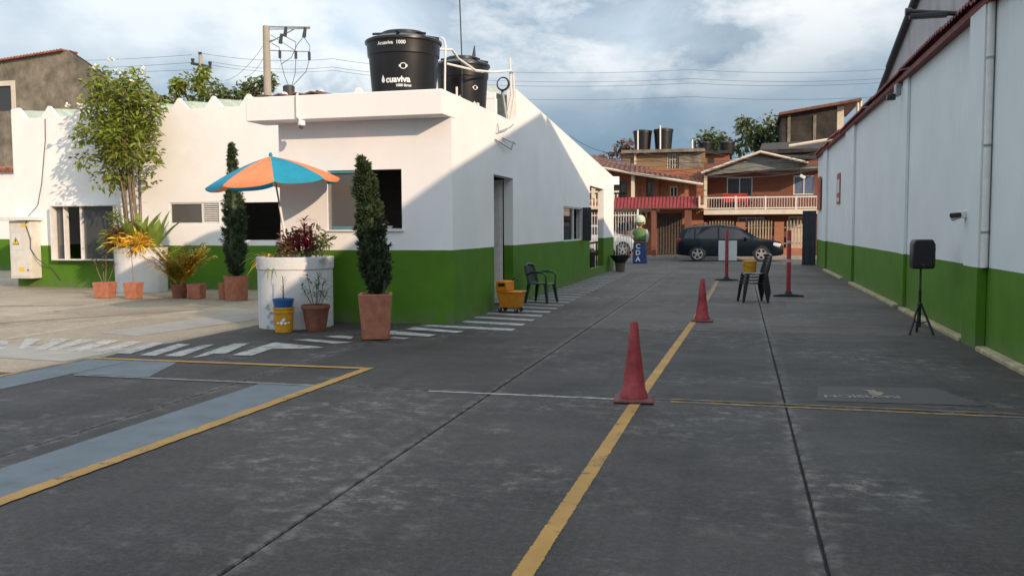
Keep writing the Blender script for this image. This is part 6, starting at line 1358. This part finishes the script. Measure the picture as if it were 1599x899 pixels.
tree('small dark bush behind the hall roof beside the flowering tree', 36, [(252,158,.3),(262,160,.3),(244,160,.3)], 90, 0.22, 0.1, 'leaf_dark', 93, (255,175))
tree('round crowned tree left of the dark concrete building', 70, [(1163,200,.8),(1170,213,.8),(1180,208,.7),(1190,200,.8),(1200,195,.9),(1208,205,.8),(1195,212,.9),(1160,190,.5),(1185,218,.7),(1210,217,.7),(1175,223,.7)], 80, 0.42, 0.22, 'leaf_mid', 94, (1188,240))
tree('pale green tree behind the pair of small black tanks', 72, [(1095,220,.6),(1103,215,.6),(1112,213,.7),(1122,217,.6),(1130,222,.6),(1108,224,.7),(1145,228,.5),(1156,232,.5),(1120,226,.6)], 70, 0.4, 0.22, 'leaf_mid', 95, (1115,245))
tree('scraggly small tree behind the left end of the ochre house', 66, [(968,230,.5),(976,226,.45),(984,230,.5),(950,246,.5),(972,238,.5)], 60, 0.35, 0.18, 'leaf_bronze', 96, (973,255))

# ================================================================ inside the front office, litter
t = thing('desk', 'wooden desk inside the front office window', 'desk', (-5.95, 15.2, 0)); b = B(); b.box(-6.9,-4.95,14.9,15.5,1.28,1.32); b.build('top', 'wood', t)
for x in (-6.85, -5.05):
    for y in (14.94, 15.44):
        b = B(); b.box(x,x+0.05,y,y+0.05,0,1.28); b.build('leg', 'dark_metal', t)
t = thing('monitor', 'dark computer monitor on the desk inside the front window', 'monitor', (-5.75, 15.2, 1.32)); b = B(); b.box(-6.0,-5.5,15.18,15.22,1.42,1.74); b.build('screen', 'gate_navy', t, bevel=0.01); b = B(); b.box(-5.82,-5.68,15.12,15.28,1.321,1.335); b.build('foot', 'dark_metal', t); b = B(); b.box(-5.77,-5.73,15.19,15.21,1.335,1.43); b.build('stem', 'dark_metal', t)
t = thing('office_chair', 'blue backed office chair behind the desk', 'chair', (-5.5, 15.9, 0)); b = B(); b.box(-5.72,-5.28,15.95,16.02,1.35,1.95); b.build('backrest', 'detergent_blue', t, bevel=0.03); b = B(); b.box(-5.74,-5.26,15.6,15.94,1.05,1.13); b.build('seat', 'detergent_blue', t, bevel=0.03); b = B(); b.tube([(-5.5,15.8,0.02),(-5.5,15.8,1.05)], 0.03, 8); b.build('post', 'dark_metal', t)
r = random.Random(99); b = B()
for k in range(150):
    cx, cy, sp = r.choice(((-15.0,18.7,1.4),(-13.0,17.6,1.2),(-7.0,12.4,0.9),(-5.1,11.6,0.6),(-11.0,17.3,0.9)))
    x, y = cx+r.gauss(0,sp*0.6), cy+r.gauss(0,sp*0.35); leaf(b, (x,y,0.022), Vector((r.uniform(-1,1),r.uniform(-1,1),0.05)), r.uniform(0.04,0.09), r.uniform(0.02,0.035), 0.02, 2)
lo = b.build('fallen_leaves', 'leaf_bronze', flat=True, recalc=False); lo['label'] = 'scattered dry fallen leaves around the plant pots'; lo['category'] = 'leaves'; lo['kind'] = 'stuff'
